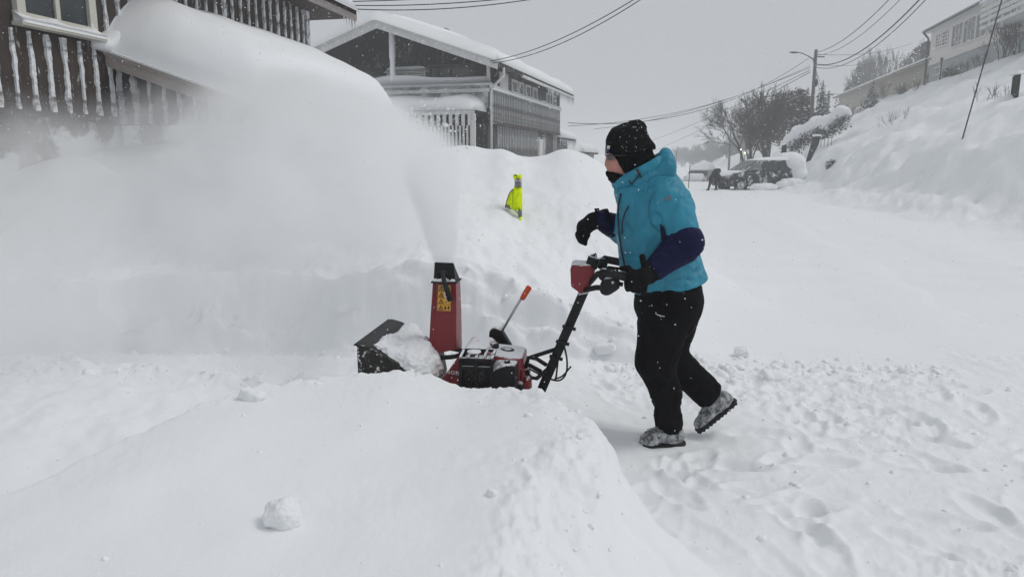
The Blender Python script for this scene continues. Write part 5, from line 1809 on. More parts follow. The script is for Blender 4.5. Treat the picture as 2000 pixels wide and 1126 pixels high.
MB().tube([Q(1.065, -.09, .85), Q(1.12, -.16, .875), Q(1.165, -.22, .885)], .013, 8).build('lower_brace', BLACKM, blower, True)
sdf_obj('lever_housing', lambda p: smin(sd_ell(p, Q(1.185, -.235, .905), (.045, .03, .036)), sd_ell(p, Q(1.165, -.235, .880), (.03, .028, .028)), .02), Q(1.1, -.30, .83), Q(1.26, -.17, .97), .007, BLACKP, blower)
MB().disc(Q(1.193, -.266, .918), (0, 1, 0), .006, .006, 10).build('rivet', STEEL, blower)
MB().disc(Q(1.160, -.262, .878), (0, 1, 0), .012, .006, 12).build('rivet', BLACKM, blower)
# control cables hanging behind
for pts in ([Q(.965, -.07, .59), Q(.985, -.08, .50), Q(.98, -.08, .43), Q(.945, -.08, .395), Q(.88, -.08, .41), Q(.80, -.08, .45)],
            [Q(.945, -.08, .55), Q(.938, -.085, .46), Q(.925, -.085, .40), Q(.87, -.085, .425), Q(.79, -.085, .47)],
            [Q(.93, -.07, .40), Q(.965, -.08, .42), Q(1.005, -.085, .47)]):
    P_ = []
    for i in range(len(pts) - 1):
        for k in range(6):
            t = k / 6
            p0_, p1_, p2_, p3_ = pts[max(i - 1, 0)], pts[i], pts[i + 1], pts[min(i + 2, len(pts) - 1)]
            P_.append(.5 * ((2 * p1_) + (p2_ - p0_) * t + (2 * p0_ - 5 * p1_ + 4 * p2_ - p3_) * t * t + (3 * p1_ - p0_ - 3 * p2_ + p3_) * t ** 3))
    P_.append(pts[-1])
    MB().tube(P_, .0045, 6).build('control_cable', RUBBER, blower, True)
for pts in ([Q(.785, -.10, .46), Q(.80, -.11, .515), Q(.84, -.11, .51), Q(.885, -.09, .475)], [Q(.79, -.10, .45), Q(.80, -.11, .415), Q(.84, -.11, .41), Q(.89, -.08, .45)], [Q(.80, -.06, .50), Q(.93, -.05, .545)], [Q(.80, -.1, .475), Q(.86, -.09, .44)]):
    MB().tube(pts, .0105, 7).build('linkage_rod', BLACKM, blower, True)

for o_ in blower.children:
    if o_.name.split('.')[0] in ('belt_cover', 'muffler', 'muffler_guard', 'guard_body', 'fuel_tank', 'fuel_cap', 'tank_badge', 'rear_cover', 'air_cleaner', 'air_cleaner_knob', 'engine_block', 'gear_cover', 'engine_snow'):
        o_.location.z = -.043
# ---------------------------------------------------------------- the person behind the machine
def cloth(name, col, rough=.62, bump=.25, bscale=55, sheen=.0, snow=None, var=.12, spec=.35, scale=9):
    return M(name, col, rough, var, scale, bump, bscale, spec=spec, snow=snow, sheen=sheen)


SKIN = M('skin', (0.50, 0.235, 0.185), .5, .10, 22, .12, 120, spec=.35)
TEAL = cloth('teal_shell_fabric', (0.020, 0.235, 0.350), .5, .22, 38, var=.14, spec=.4)
NAVY = cloth('navy_shell_fabric', (0.0055, 0.0075, 0.042), .7, .22, 45, var=.2, spec=.12)
crease_bump(NAVY, 9.0, .35, .02, (.5, 1, 1.3))
TROUSER = cloth('black_trouser_fabric', (0.0040, 0.0038, 0.0048), .85, .25, 45, var=.3, snow=(.745, .03, 60), spec=.08)
crease_bump(TEAL, 6.0, .30, .022, (1.2, 1, .4))
crease_bump(TEAL, 12.0, .16, .010, (.4, 1, 1.2))
KNIT = cloth('black_knit_dusted_with_snow', (0.008, 0.008, 0.009), .85, .6, 170, snow=(.615, .06, 70), var=.3, spec=.08)
FLEECE = cloth('black_fleece', (0.005, 0.005, 0.006), .9, .4, 120, var=.3, spec=.06, snow=(.70, .05, 60))
GLOVE = cloth('black_glove_fabric', (0.0045, 0.0045, 0.005), .8, .4, 90, snow=(.76, .03, 70), var=.3, spec=.10)
BOOT = M('snow_caked_boot', (0.075, 0.075, 0.078), .8, .4, 30, .5, 80, snow=(.40, .34, 34))
SOLE = M('black_boot_sole', (0.012, 0.012, 0.012), .8, .3, 20, .3, 60, snow=(.66, .06, 30))
LENS = M('clear_spectacle_lens', (0.30, 0.32, 0.32), .08, .05, 5, spec=.7)
K = lambda px, py, Y: np.array(P(px, py, Y))
S = .00245                                   # metres for one photograph pixel at the person's distance


def bounds(pts, pad):
    a = np.array(pts)
    return a.min(0) - pad, a.max(0) + pad


HC = K(1231, 292, 3.50)                      # centre of the skull


def hp(px, py, Y):
    return K(px, py, Y)


# --- the body: one continuous figure under the clothes
SHN, SHF = K(1310, 396, 3.33), K(1262, 396, 3.67)
ELN, WRN = K(1336, 474, 3.26), K(1273, 531, 3.20)
ELF, WRF = K(1222, 452, 3.70), K(1172, 429, 3.60)
HIPN, HIPF = K(1308, 588, 3.43), K(1318, 588, 3.60)
KNN, ANN = K(1281, 706, 3.42), K(1308, 840, 3.49)
KNF, ANF = K(1302, 694, 3.62), K(1388, 768, 3.63)


def head_sdf(p, grow=0.0):
    d = sd_ell(p, HC + (-.006, 0, .006), (.090 + grow, .076 + grow, .100 + grow))
    d = smin(d, sd_ell(p, K(1206, 322, 3.50), (.052 + grow, .056 + grow, .075 + grow)), .03)          # face block
    d = smin(d, sd_ell(p, K(1213, 341, 3.50), (.036 + grow, .046 + grow, .040 + grow)), .025)         # jaw and chin
    return d


def face_sdf(p):
    d = head_sdf(p)
    d = smin(d, sd_cap(p, K(1189, 305, 3.50), K(1186.5, 320, 3.50), .010, .0125), .012)               # nose
    for dy in (-.011, .011):
        d = smin(d, sd_ell(p, K(1190, 321, 3.50 + dy), (.011, .009, .008)), .008)                     # nostrils
        d = smin(d, sd_ell(p, K(1189, 301, 3.50 + dy * 2.4), (.014, .022, .008)), .010)               # brow
        d = smin(d, sd_ell(p, K(1196, 318, 3.50 + dy * 2.8), (.018, .016, .016)), .015)               # cheek
        d = smax(d, -sd_ell(p, K(1187, 308, 3.50 + dy * 2.9), (.010, .013, .008)), .008)              # eye sockets
    d = smin(d, sd_cap(p, K(1191, 331, 3.485), K(1191, 331, 3.515), .0075, .0075), .006)              # lips
    d = smin(d, sd_cap(p, K(1192, 335, 3.488), K(1192, 335, 3.512), .0075, .0075), .006)
    for sgn in (-1, 1):
        d = smin(d, sd_ell(p, HC + (.018, sgn * .070, -.015), (.022, .010, .032)), .008)              # ears
    return d


def body_sdf(p):
    d = face_sdf(p)
    d = smin(d, sd_cap(p, K(1228, 335, 3.50), K(1262, 372, 3.50), .058, .065), .03)
    d = smin(d, sd_cap(p, K(1268, 395, 3.50), K(1300, 560, 3.50), .125, .125, .85), .05)
    for a, b, c in ((SHN, ELN, WRN), (SHF, ELF, WRF)):
        d = smin(d, sd_cap(p, a, b, .055, .045), .03)
        d = smin(d, sd_cap(p, b, c, .045, .03), .02)
    for a, b, c in ((HIPN, KNN, ANN), (HIPF, KNF, ANF)):
        d = smin(d, sd_cap(p, a, b, .085, .06), .03)
        d = smin(d, sd_cap(p, b, c, .06, .042), .02)
    return d


lo_, hi_ = bounds([SHN, ELN, WRN, SHF, ELF, WRF, HIPN, KNN, ANN, ANF, HC + (0, 0, .12), HC - (.12, 0, 0)], .12)
ORG = np.array([.80, 3.52, 0.0])
IDENT = (ORG, np.eye(3))
person = sdf_obj('person', body_sdf, lo_, hi_, .0095, SKIN, None, None, IDENT)
person.location = ORG
tag(person, 'person in teal jacket, black trousers and black beanie pushing the snow blower', 'person')


def wear(name, fn, pts, pad, res, mat, disp=None, parent=None):
    a, b = bounds(pts, pad)
    return sdf_obj(name, fn, a, b, res, mat, parent or person, disp, IDENT)


def folds(amp, along, freq=16.0, stretch=.35):
    """Cloth wrinkles: noise squeezed across and stretched along a direction."""
    ax = np.array(along, float)
    ax /= np.linalg.norm(ax)

    def f(v, n):
        t = v @ ax
        q = v - np.outer(t * (1 - stretch), ax)
        a = noise3(q * freq * .8)
        b = noise3(q * freq * 1.9 + 5)
        m = noise3(v * 5.5 + 11)
        crease = np.exp(-(a / .085) ** 2) * sstep(-.25, .25, m) + .55 * np.exp(-(b / .10) ** 2) * sstep(.0, .4, -m)
        return amp * (.55 * noise3(q * freq * .45) + .25 * a - 1.0 * crease)
    return f


# face piece: finer mesh of the visible head
face = wear('face', lambda p: smax(face_sdf(p) - .0015, sd_plane(p, K(1232, 300, 3.5), (1, 0, 0)), .002), [K(1182, 285, 3.45), K(1225, 350, 3.55)], .02, .0034, SKIN)

# --- beanie, balaclava, neck
def beanie(p):
    d = head_sdf(p, .017)
    d = smin(d, sd_cap(p, K(1222, 276, 3.5), K(1241, 254, 3.5), .088, .046), .03)
    d = smin(d, sd_cap(p, K(1241, 254, 3.5), K(1249, 249, 3.5), .046, .032), .012)
    d = smin(d, sd_ell(p, K(1262, 291, 3.5), (.046, .062, .048)), .014)
    # lower rim: rises over the brow
    d = smax(d, -sd_plane(p, K(1200, 300, 3.5), (-.10, 0, 1.0)), .006)
    return d


wear('beanie', beanie, [K(1172, 225, 3.4), K(1290, 315, 3.6)], .03, .0062, KNIT, lambda v, n: .0022 * noise3(v * 95) + .003 * noise3(v * 32))
tg = MB()
for (a, b, c, d_) in (((1187.5, 284), (1192.5, 285), (1191.5, 291), (1186.5, 290)), ((1186.4, 290.5), (1191.3, 291.5), (1188, 304), (1183.5, 303))):
    tg.add([Vector(K(x, y, 3.5)) for x, y in (a, b, c, d_)], [(0, 1, 2, 3)])
TAGW = M('woven_tag_white', (.70, .62, .63), .7, .1, 8)
TAGN = M('woven_tag_navy', (.02, .03, .10), .7, .1, 8)


def on_surface(fn, pxl, y_from=3.2, y_to=3.5, out=.002):
    """First point of a shape on the sight line through a photograph place, moved a little towards the viewer."""
    ys = np.linspace(y_from, y_to, 700)
    pts = np.stack([K(pxl[0], pxl[1], 1.0) * 0 + K(pxl[0], pxl[1], y) for y in ys])
    d = fn(pts)
    i = np.nonzero(d < out)[0]
    return Vector(pts[i[0]] if len(i) else pts[np.argmin(d)])


def patch(name, quad, fn, mat, parent, n=3, th=.002):
    """Small cloth piece laid on a garment; quad: four photograph corners."""
    g = []
    for i in range(n + 1):
        for j in range(n + 1):
            u, v = i / n, j / n
            x = (quad[0][0] * (1 - u) + quad[1][0] * u) * (1 - v) + (quad[3][0] * (1 - u) + quad[2][0] * u) * v
            y = (quad[0][1] * (1 - u) + quad[1][1] * u) * (1 - v) + (quad[3][1] * (1 - u) + quad[2][1] * u) * v
            g.append(np.array(on_surface(fn, (x, y), out=.004)) - ORG)
    f = [(i * (n + 1) + j, (i + 1) * (n + 1) + j, (i + 1) * (n + 1) + j + 1, i * (n + 1) + j + 1) for i in range(n) for j in range(n)]
    o = np_mesh(name, np.array(g), np.array(f), mat, parent)
    m = o.modifiers.new('thickness', 'SOLIDIFY')
    m.thickness = th
    m.offset = 0
    return o


tag_o = patch('hat_tag', ((1186.5, 284), (1191.5, 285), (1187.5, 304), (1183, 303)), lambda p: beanie(p) - .003, TAGW, person)
patch('tag_print', ((1185.8, 290.5), (1190, 291.5), (1188, 301), (1183.8, 300)), lambda p: beanie(p) - .0055, TAGN, tag_o)


def balaclava(p):
    d = head_sdf(p, .008)
    d = smin(d, sd_cap(p, K(1226, 338, 3.5), K(1258, 366, 3.5), .074, .088), .04)
    d = smin(d, sd_cap(p, K(1214, 347, 3.5), K(1234, 358, 3.5), .036, .064), .03)
    d = smin(d, sd_ell(p, K(1245, 318, 3.5), (.085, .083, .085)), .03)
    # opening for the face: slants from the temple down to the upper lip
    n = np.array([-(347 - 298), 0, -(1223 - 1193)], float)
    opening = np.maximum(-sd_plane(p, K(1207, 321, 3.5), n), -sd_plane(p, K(1190, 335, 3.5), (.25, 0, 1)))
    return smax(d, -opening, .004)


wear('balaclava', balaclava, [K(1185, 290, 3.38), K(1285, 395, 3.62)], .02, .0065, FLEECE, lambda v, n: .0035 * (1 - np.abs(noise3(v * np.array([14, 14, 34]))) * 2) + .0015 * noise3(v * 60))
# spectacles
gl = MB()
for i in range(9):
    pass
gv, gf = [], []
for i in range(10):
    a = -1.15 + 2.3 * i / 9
    c = K(1199, 306, 3.5) + np.array([-.048 * math.cos(a) + .006, .066 * math.sin(a), 0])
    for h in (.012, -.018):
        gv.append(c + (0 if h > 0 else .008, 0, h) - ORG)
for i in range(9):
    gf.append((2 * i, 2 * i + 2, 2 * i + 3, 2 * i + 1))
gm, _nt, gN, gL, gb_ = new_mat('clear_visor')
gb_.inputs['Base Color'].default_value = (.75, .78, .78, 1)
gb_.inputs['Transmission Weight'].default_value = .85
gb_.inputs['Roughness'].default_value = .06
gb_.inputs['IOR'].default_value = 1.1
go_ = np_mesh('spectacle_lens', np.array(gv), np.array(gf), gm, person)
MB().tube([Vector(K(1182, 303, 3.44) - ORG), Vector(K(1200, 304, 3.425) - ORG), Vector(K(1222, 303, 3.42) - ORG)], .0028, 6).build('spectacle_temple', DARKPLASTIC, person)

# --- jacket
HEM_A, HEM_B = K(1237, 573, 3.5), K(1384, 541, 3.5)
HEM_N = np.array([-(HEM_B[2] - HEM_A[2]), 0, HEM_B[0] - HEM_A[0]])


def torso(p):
    d = sd_cap(p, K(1268, 392, 3.50), K(1277, 440, 3.50), .148, .178, .88)
    d = smin(d, sd_cap(p, K(1277, 440, 3.50), K(1286, 500, 3.50), .178, .184, .88), .05)
    d = smin(d, sd_cap(p, K(1287, 500, 3.50), K(1311, 562, 3.50), .182, .182, .90), .05)
    d = smin(d, sd_cap(p, SHN + (-.02, .03, 0), SHF + (0, -.03, 0), .098, .098), .06)
    d = smin(d, sd_cap(p, K(1290, 372, 3.5), K(1318, 410, 3.48), .10, .09, .7), .06)                    # upper back
    d = smin(d, sd_cap(p, K(1225, 372, 3.5), K(1250, 385, 3.5), .060, .085), .05)                        # chest below the collar
    return d


def upper_sleeves(p):
    d = sd_cap(p, SHN, ELN * .82 + SHN * .18, .098, .082)
    d2 = sd_cap(p, SHF, ELF, .092, .072)
    return np.minimum(d, d2)


def jacket(p):
    d = smin(torso(p), upper_sleeves(p), .022)
    d = smin(d, sd_cap(p, ELN * .78 + SHN * .22, ELN, .080, .060), .02)
    d = smin(d, sd_cap(p, ELF, ELF * .5 + WRF * .5, .070, .058), .03)
    d = smax(d, -sd_plane(p, HEM_A, HEM_N), .010)
    # neck opening
    d = smax(d, -sd_cap(p, K(1222, 335, 3.5), K(1262, 372, 3.5), .080, .075), .012)
    return d


def jacket_folds(v, n):
    g = folds(.0105, (.55, .1, .8), 9)(v, n)
    h = folds(.0085, (1.0, 0, -.25), 13)(v, n)
    low = sstep(1.15, .88, v[:, 2])
    # draw-in above the hem
    hn = HEM_N / np.linalg.norm(HEM_N)
    rim = sstep(.004, .035, (v - HEM_A) @ hn)
    return (g * .9 + h * (.5 + .6 * low)) * (.15 + .85 * rim)


jk_pts = [K(1180, 340, 3.3), K(1395, 585, 3.2), K(1250, 400, 3.85), K(1395, 585, 3.8)]
jkt = wear('jacket', jacket, jk_pts, .03, .0078, TEAL, jacket_folds)


def fore_near(p):
    d = sd_cap(p, ELN * .93 + SHN * .07, ELN, .088, .088)
    d = smin(d, sd_cap(p, ELN, WRN * .88 + ELN * .12, .088, .056), .02)
    return smax(d, sd_plane(p, ELN * .72 + SHN * .28, (SHN - ELN)), .006)


wear('forearm_sleeve', fore_near, [SHN, ELN, WRN], .12, .0072, NAVY, lambda v, n: folds(.009, np.array(WRN - ELN), 12, 1.3)(v, n) * (.1 + .9 * sstep(.0, .05, -sd_plane(v, ELN * .72 + SHN * .28, (SHN - ELN)))))


def fore_far(p):
    d = sd_cap(p, ELF * .55 + WRF * .45, WRF, .066, .047)
    return smax(d, sd_plane(p, ELF * .55 + WRF * .45, (ELF - WRF)), .006)


wear('forearm_sleeve', fore_far, [ELF, WRF], .10, .0075, NAVY, folds(.005, np.array(WRF - ELF), 17, .9))


def side_panel(p):
    return smax(jacket(p) - .003, sd_cap(p, K(1288, 432, 3.25), K(1303, 478, 3.25), .016, .030), .004)


# collar and hood
def collar(p):
    a, b = K(1206, 359, 3.5), K(1304, 306, 3.5)
    c = (a + b) / 2
    ax = (b - a) / np.linalg.norm(b - a)
    nrm = np.array([-ax[2], 0, ax[0]])
    q = p - c
    x, y, z = (q @ ax) / (np.linalg.norm(b - a) / 2), q[:, 1] / .098, q @ nrm
    rr = np.sqrt(x * x + y * y)
    ring = np.hypot((rr - 1.0) * .10, z * .62) - .021
    return ring


def hood(p):
    d = sd_cap(p, K(1300, 300, 3.44), K(1300, 300, 3.56), .030, .030)
    d = smin(d, sd_cap(p, K(1305, 318, 3.42), K(1305, 318, 3.58), .036, .036), .04)
    d = smin(d, sd_cap(p, K(1296, 344, 3.43), K(1296, 344, 3.57), .054, .054), .04)
    d = smin(d, sd_cap(p, K(1272, 348, 3.40), K(1302, 335, 3.42), .028, .040), .03)
    d = smin(d, sd_cap(p, K(1272, 348, 3.60), K(1302, 335, 3.58), .028, .040), .03)
    d = smin(d, sd_cap(p, K(1245, 356, 3.40), K(1272, 346, 3.40), .022, .030), .02)
    d = smax(d, -sd_cap(p, K(1268, 322, 3.5), K(1292, 296, 3.5), .058, .050), .012)
    return d


wear('collar', lambda p: smax(collar(p), -sd_cap(p, K(1222, 330, 3.5), K(1262, 372, 3.5), .072, .070), .006), [K(1195, 285, 3.36), K(1325, 390, 3.64)], .02, .0065, TEAL, folds(.004, (.8, 0, .5), 22))
wear('hood', hood, [K(1225, 280, 3.3), K(1335, 385, 3.7)], .03, .0065, TEAL, folds(.0065, (.4, .6, .5), 19))
patch('underarm_panel', ((1289, 437), (1296, 443), (1303, 474), (1293, 480)), lambda p: jacket(p) - .006, NAVY, person, 5)
# zips and prints
ZIPM = M('zip_tape', (.012, .02, .05), .6, .1, 9)
def seam(name, pts, fn, mat, r_=.0032, parent=None):
    q = [Vector(np.array(on_surface(fn, p, out=.003)) - ORG) for p in pts]
    return MB().tube(q, r_, 6).build(name, mat, parent or jkt, True)


zip_px = [(1209, 378), (1205, 400), (1204, 425), (1206, 455), (1210, 485), (1217, 520), (1228, 556)]
seam('front_zip', [(x + 3, y) for x, y in zip_px], lambda p: jacket(p) - .004, ZIPM, .0042)
seam('chest_pocket_zip', [(1228, 402), (1222, 412), (1217, 425), (1215, 440), (1215, 457)], lambda p: jacket(p) - .004, ZIPM, .0036)
seam('shoulder_seam', [(1277, 372), (1268, 395), (1266, 420), (1273, 440), (1288, 452)], lambda p: jacket(p) - .005, M('teal_seam', (.012, .14, .21), .6, .1, 9), .0022)
patch('sleeve_print', ((1297, 386), (1311, 381), (1312, 387), (1298, 394)), lambda p: jacket(p) - .006, M('grey_reflective_print', (.12, .17, .20), .5, .2, 60), person, 3, .0012)
seam('collar_toggle', [(1244, 330), (1247, 338), (1252, 346)], lambda p: np.minimum(collar(p), hood(p)) - .004, DARKPLASTIC, .006, person)
seam('hood_cord', [(1228, 352), (1233, 360), (1240, 352), (1246, 344)], lambda p: np.minimum(np.minimum(collar(p), hood(p)), jacket(p)) - .004, DARKPLASTIC, .0028, person)

# --- trousers
def trousers(p):
    d = sd_cap(p, K(1307, 552, 3.50), K(1306, 590, 3.50), .158, .165, .92)
    near = sd_cap(p, HIPN + (-.005, 0, 0), KNN, .148, .098, .95)
    near = smin(near, sd_cap(p, KNN, K(1301, 770, 3.46), .098, .076), .03)
    near = smin(near, sd_cap(p, K(1301, 770, 3.46), K(1306, 826, 3.49), .076, .073), .02)
    farl = sd_cap(p, HIPF + (.005, 0, 0), KNF, .140, .100, .95)
    farl = smin(farl, sd_cap(p, KNF, K(1372, 758, 3.63), .098, .082), .03)
    farl = smin(farl, sd_cap(p, K(1365, 752, 3.63), K(1381, 766, 3.63), .080, .083), .01)
    d = smin(d, smin(near, farl, .02), .05)
    d = smax(d, sd_plane(p, HEM_A + np.array(HEM_N) / np.linalg.norm(HEM_N) * .035, HEM_N), .004)
    d = smax(d, sd_plane(p, ANN + (0, 0, -.004), (0, 0, -1)), .006)
    d = smax(d, sd_plane(p, K(1390, 772, 3.63), (ANF - KNF)), .006)
    return d


def trouser_folds(v, n):
    low = sstep(.75, .15, v[:, 2])
    return folds(.011, (.25, .2, 1), 9)(v, n) + (.35 + .65 * low) * folds(.012, (1, .3, .15), 14)(v, n)


trs = wear('trousers', trousers, [K(1215, 535, 3.2), K(1395, 880, 3.2), K(1425, 800, 3.85), K(1215, 535, 3.8)], .03, .0082, TROUSER, trouser_folds)

# --- boots
def boot(ankle, heel, toe, up):
    """ankle: top of the boot; heel, toe: sole ends; up: away from the sole."""
    up = np.array(up, float)
    up /= np.linalg.norm(up)
    ax = (toe - heel) / np.linalg.norm(toe - heel)

    def upper(p):
        d = sd_cap(p, ankle, heel + ax * .075 + up * .06, .050, .052)
        d = smin(d, sd_cap(p, heel + ax * .05 + up * .045, heel + ax * .06 + up * .03, .045, .045), .02)
        d = smin(d, sd_cap(p, heel + ax * .12 + up * .060, toe - ax * .055 + up * .030, .050, .036), .03)
        d = smin(d, sd_ell(p, toe - ax * .06 + up * .022, (.048, .043, .036)), .02)
        return smax(d, -sd_plane(p, heel + up * .018, up), .005)

    def sole(p):
        d = sd_cap(p, heel + ax * .040, toe - ax * .045, .044, .046)
        d = smax(d, sd_plane(p, heel + up * .020, up), .003)
        d = smax(d, -sd_plane(p, heel - up * .008, up), .003)
        t = (p - heel) @ ax
        h = (p - heel) @ up
        return np.where(h < .004, d + .004 * (np.sin(t * 260) > .2), d)
    return upper, sole


bn = boot(ANN + (0, 0, .02), K(1337, 866, 3.50), K(1246, 868, 3.45), (0, 0, 1))
bf = boot(ANF, K(1438, 781, 3.63), K(1362, 848, 3.60), (-.62, 0, .78))
for (u_, s_), c_ in ((bn, K(1295, 855, 3.48)), (bf, K(1395, 805, 3.62))):
    bo = wear('boot', u_, [c_], .2, .0062, BOOT, lambda v, n: .004 * noise3(v * 45) + .003 * noise3(v * 90))
    wear('sole', s_, [c_], .2, .0058, SOLE, None, bo)
lace = [Vector(K(1283, 842, 3.44) - ORG), Vector(K(1272, 836, 3.43) - ORG), Vector(K(1264, 838, 3.43) - ORG), Vector(K(1270, 843, 3.43) - ORG), Vector(K(1282, 846, 3.44) - ORG)]
MB().tube(lace, .0025, 6).build('boot_lace', DARKPLASTIC, person, True)

# --- gloves
BARA, BARB = np.array(blower.matrix_basis @ near_bar[3]), np.array(blower.matrix_basis @ near_bar[5])
bdir = (BARB - BARA) / np.linalg.norm(BARB - BARA)
GC = BARA + bdir * (np.linalg.norm(BARB - BARA) * .72)       # middle of the grip


def glove_near(p):
    near = np.array([0, -1.0, 0])
    dn = np.array([0, 0, -1.0])
    palm = GC + near * .030 + (0, 0, .006)
    d = sd_box(p, palm + bdir * .004, (.046, .020, .038), .018)
    d = smin(d, sd_cap(p, palm + bdir * .02 + (0, 0, .02), WRN + (.0, 0, -.004), .036, .037), .03)
    for k in range(4):
        b = GC + bdir * (-.036 + .0245 * k)
        r_ = (.0125, .0130, .0130, .0115)[k]
        k1 = b + near * .042 + (0, 0, -.022 + .004 * (k == 1))
        k2 = b + near * .022 + (0, 0, -.046 + .004 * (k in (1, 2)))
        k3 = b + near * -.014 + (0, 0, -.040)
        k4 = b + near * -.034 + (0, 0, -.014)
        f = sd_cap(p, palm + bdir * (-.036 + .0245 * k) * .9, k1, r_ * 1.1, r_)
        f = np.minimum(f, sd_cap(p, k1, k2, r_, r_))
        f = np.minimum(f, sd_cap(p, k2, k3, r_, r_ * .95))
        f = np.minimum(f, sd_cap(p, k3, k4, r_ * .95, r_ * .85))
        d = smin(d, f, .007)
    th = sd_cap(p, palm + (.0, .0, .026) - bdir * .015, palm + (0, .02, .040) - bdir * .036, .0165, .0150)
    th = smin(th, sd_cap(p, palm + (0, .02, .040) - bdir * .036, palm + (0, .045, .030) - bdir * .062, .0150, .0120), .006)
    return smin(d, th, .010)


def cuff_near(p):
    ax = (ELN - WRN) / np.linalg.norm(ELN - WRN)
    d = sd_cap(p, WRN - ax * .020, WRN + ax * .035, .043, .053)
    d = smin(d, sd_cap(p, WRN + (-.035, -.02, .020), WRN + (-.050, -.02, .070), .014, .011), .012)     # pull strap
    return smax(d, sd_plane(p, WRN + ax * .045 + (-.02, 0, .045), ax), .004)


gn = wear('glove', glove_near, [GC, WRN], .11, .0045, GLOVE, lambda v, n: .0016 * noise3(v * 70))
wear('cuff', lambda p: smin(cuff_near(p), sd_cap(p, WRN + (-.035, -.02, .020), WRN + (-.048, -.02, .075), .014, .011), .01), [WRN], .11, .005, GLOVE, lambda v, n: .0025 * noise3(v * 45), gn)
for k, (x, y) in enumerate(((1260.5, 545), (1263, 549.5), (1266, 553.5))):
    patch('glove_print', ((x - 1.6, y - 1.2), (x + 1.2, y - 1.8), (x + 1.9, y + .9), (x - .8, y + 1.6)), lambda p: np.minimum(glove_near(p), cuff_near(p)) - .003, WHITEINK, gn, 2, .001)


def glove_far(p):
    a, b = K(1186, 426, 3.61), K(1160, 431, 3.60)
    d = sd_cap(p, a, b, .050, .040)
    d = smax(d, sd_plane(p, K(1190, 425, 3.61), (WRF - K(1150, 436, 3.6)) * np.array([1, 0, 1]) * 0 + (1, 0, .18)), .004)
    d = smin(d, sd_cap(p, b, K(1142, 443, 3.60), .038, .040), .02)
    d = smin(d, sd_box(p, K(1141, 446, 3.60), (.030, .042, .026), .02), .02)
    for k in range(4):
        y = 3.562 + .026 * k
        l = (0, 3, 2, -2)[k]
        k0, k1, k2, k3 = K(1136, 446, y), K(1130 - l * .5, 455 + l, y), K(1134 - l * .3, 467 + l, y), K(1143, 474 + l * .6, y)
        f = np.minimum(np.minimum(sd_cap(p, k0, k1, .0170, .0150), sd_cap(p, k1, k2, .0150, .0135)), sd_cap(p, k2, k3, .0135, .0110))
        d = smin(d, f, .006)
    th = smin(sd_cap(p, K(1147, 446, 3.562), K(1146.5, 459, 3.548), .0175, .0150), sd_cap(p, K(1146.5, 459, 3.548), K(1143, 470, 3.550), .0150, .0115), .006)
    return smin(d, th, .010)


gf_o = wear('glove', glove_far, [K(1120, 405, 3.5), K(1195, 485, 3.7)], .03, .0046, GLOVE, lambda v, n: .0018 * noise3(v * 60))
MB().tube([Vector(K(1166, 418, 3.56) - ORG), Vector(K(1163, 408, 3.56) - ORG), Vector(K(1169, 409, 3.57) - ORG)], .007, 6).build('pull_strap', GLOVE, gf_o, True)
# print on the thigh and the hem tab
for k, (x, y, w, h) in enumerate(((1280.5, 609, 1.2, 4), (1283, 612.5, 2, 2.4), (1286, 614, 2.4, 2.0), (1289, 615, 2.2, 2.6), (1292.5, 615.8, 2.2, 1.8), (1295.5, 616.3, 2.4, 1.4))):
    patch('trouser_print', ((x, y), (x + w, y + w * .3), (x + w, y + h + w * .3), (x, y + h)), lambda p: trousers(p) - .006, WHITEINK, trs, 2, .001)
# ---------------------------------------------------------------- high-visibility garment in the heap
HIVIS = M('fluorescent_yellow_fabric', (0.80, 1.0, 0.004), .8, .04, 12, .3, 40, spec=.08)
REFLECT = M('grey_reflective_tape', (0.24, 0.24, 0.25), .4, .2, 14, .2, 50, metal=.2)
PIPING = M('black_piping', (0.012, 0.012, 0.012), .7)
vb = ground_hit(1017, 428, 5.5, 12)
vest = empty('high_visibility_vest', vb, 0, 'fluorescent yellow safety vest with grey bands stuck upright in the snow heap', 'vest')


def vpt(px, py, d):
    lean = (430 - py) * .0016
    ripple = .016 * math.sin(px * .9 + py * .06) + .010 * math.sin(py * .33)
    return P(px, py, vb.y + lean + ripple + d) - vb


def cloth_piece(name, poly, mat, d0=-.02, d1=.03, parent=None):
    xs = [p[0] for p in poly]
    n = len(poly)
    cxm, cym = sum(xs) / n, sum(p[1] for p in poly) / n
    ring = []
    for i in range(n):
        a, b = poly[i], poly[(i + 1) % n]
        for k in range(4):
            ring.append((a[0] + (b[0] - a[0]) * k / 4, a[1] + (b[1] - a[1]) * k / 4))
    m = len(ring)
    inner = [(cxm + (x - cxm) * .55, cym + (y - cym) * .55) for x, y in ring]
    v = [vpt(x, y, d0 + .018) for x, y in ring] + [vpt(x, y, d0 - .006) for x, y in inner] + [vpt(cxm, cym, d0 - .010)]
    v += [vpt(x, y, d1) for x, y in ring]
    f = [(i, (i + 1) % m, m + (i + 1) % m, m + i) for i in range(m)] + [(m + i, m + (i + 1) % m, 2 * m) for i in range(m)]
    f += [(i, 2 * m + 1 + i, 2 * m + 1 + (i + 1) % m, (i + 1) % m) for i in range(m)] + [tuple(2 * m + 1 + i for i in reversed(range(m)))]
    return MB().add(v, f).build(name, mat, parent or vest, True)


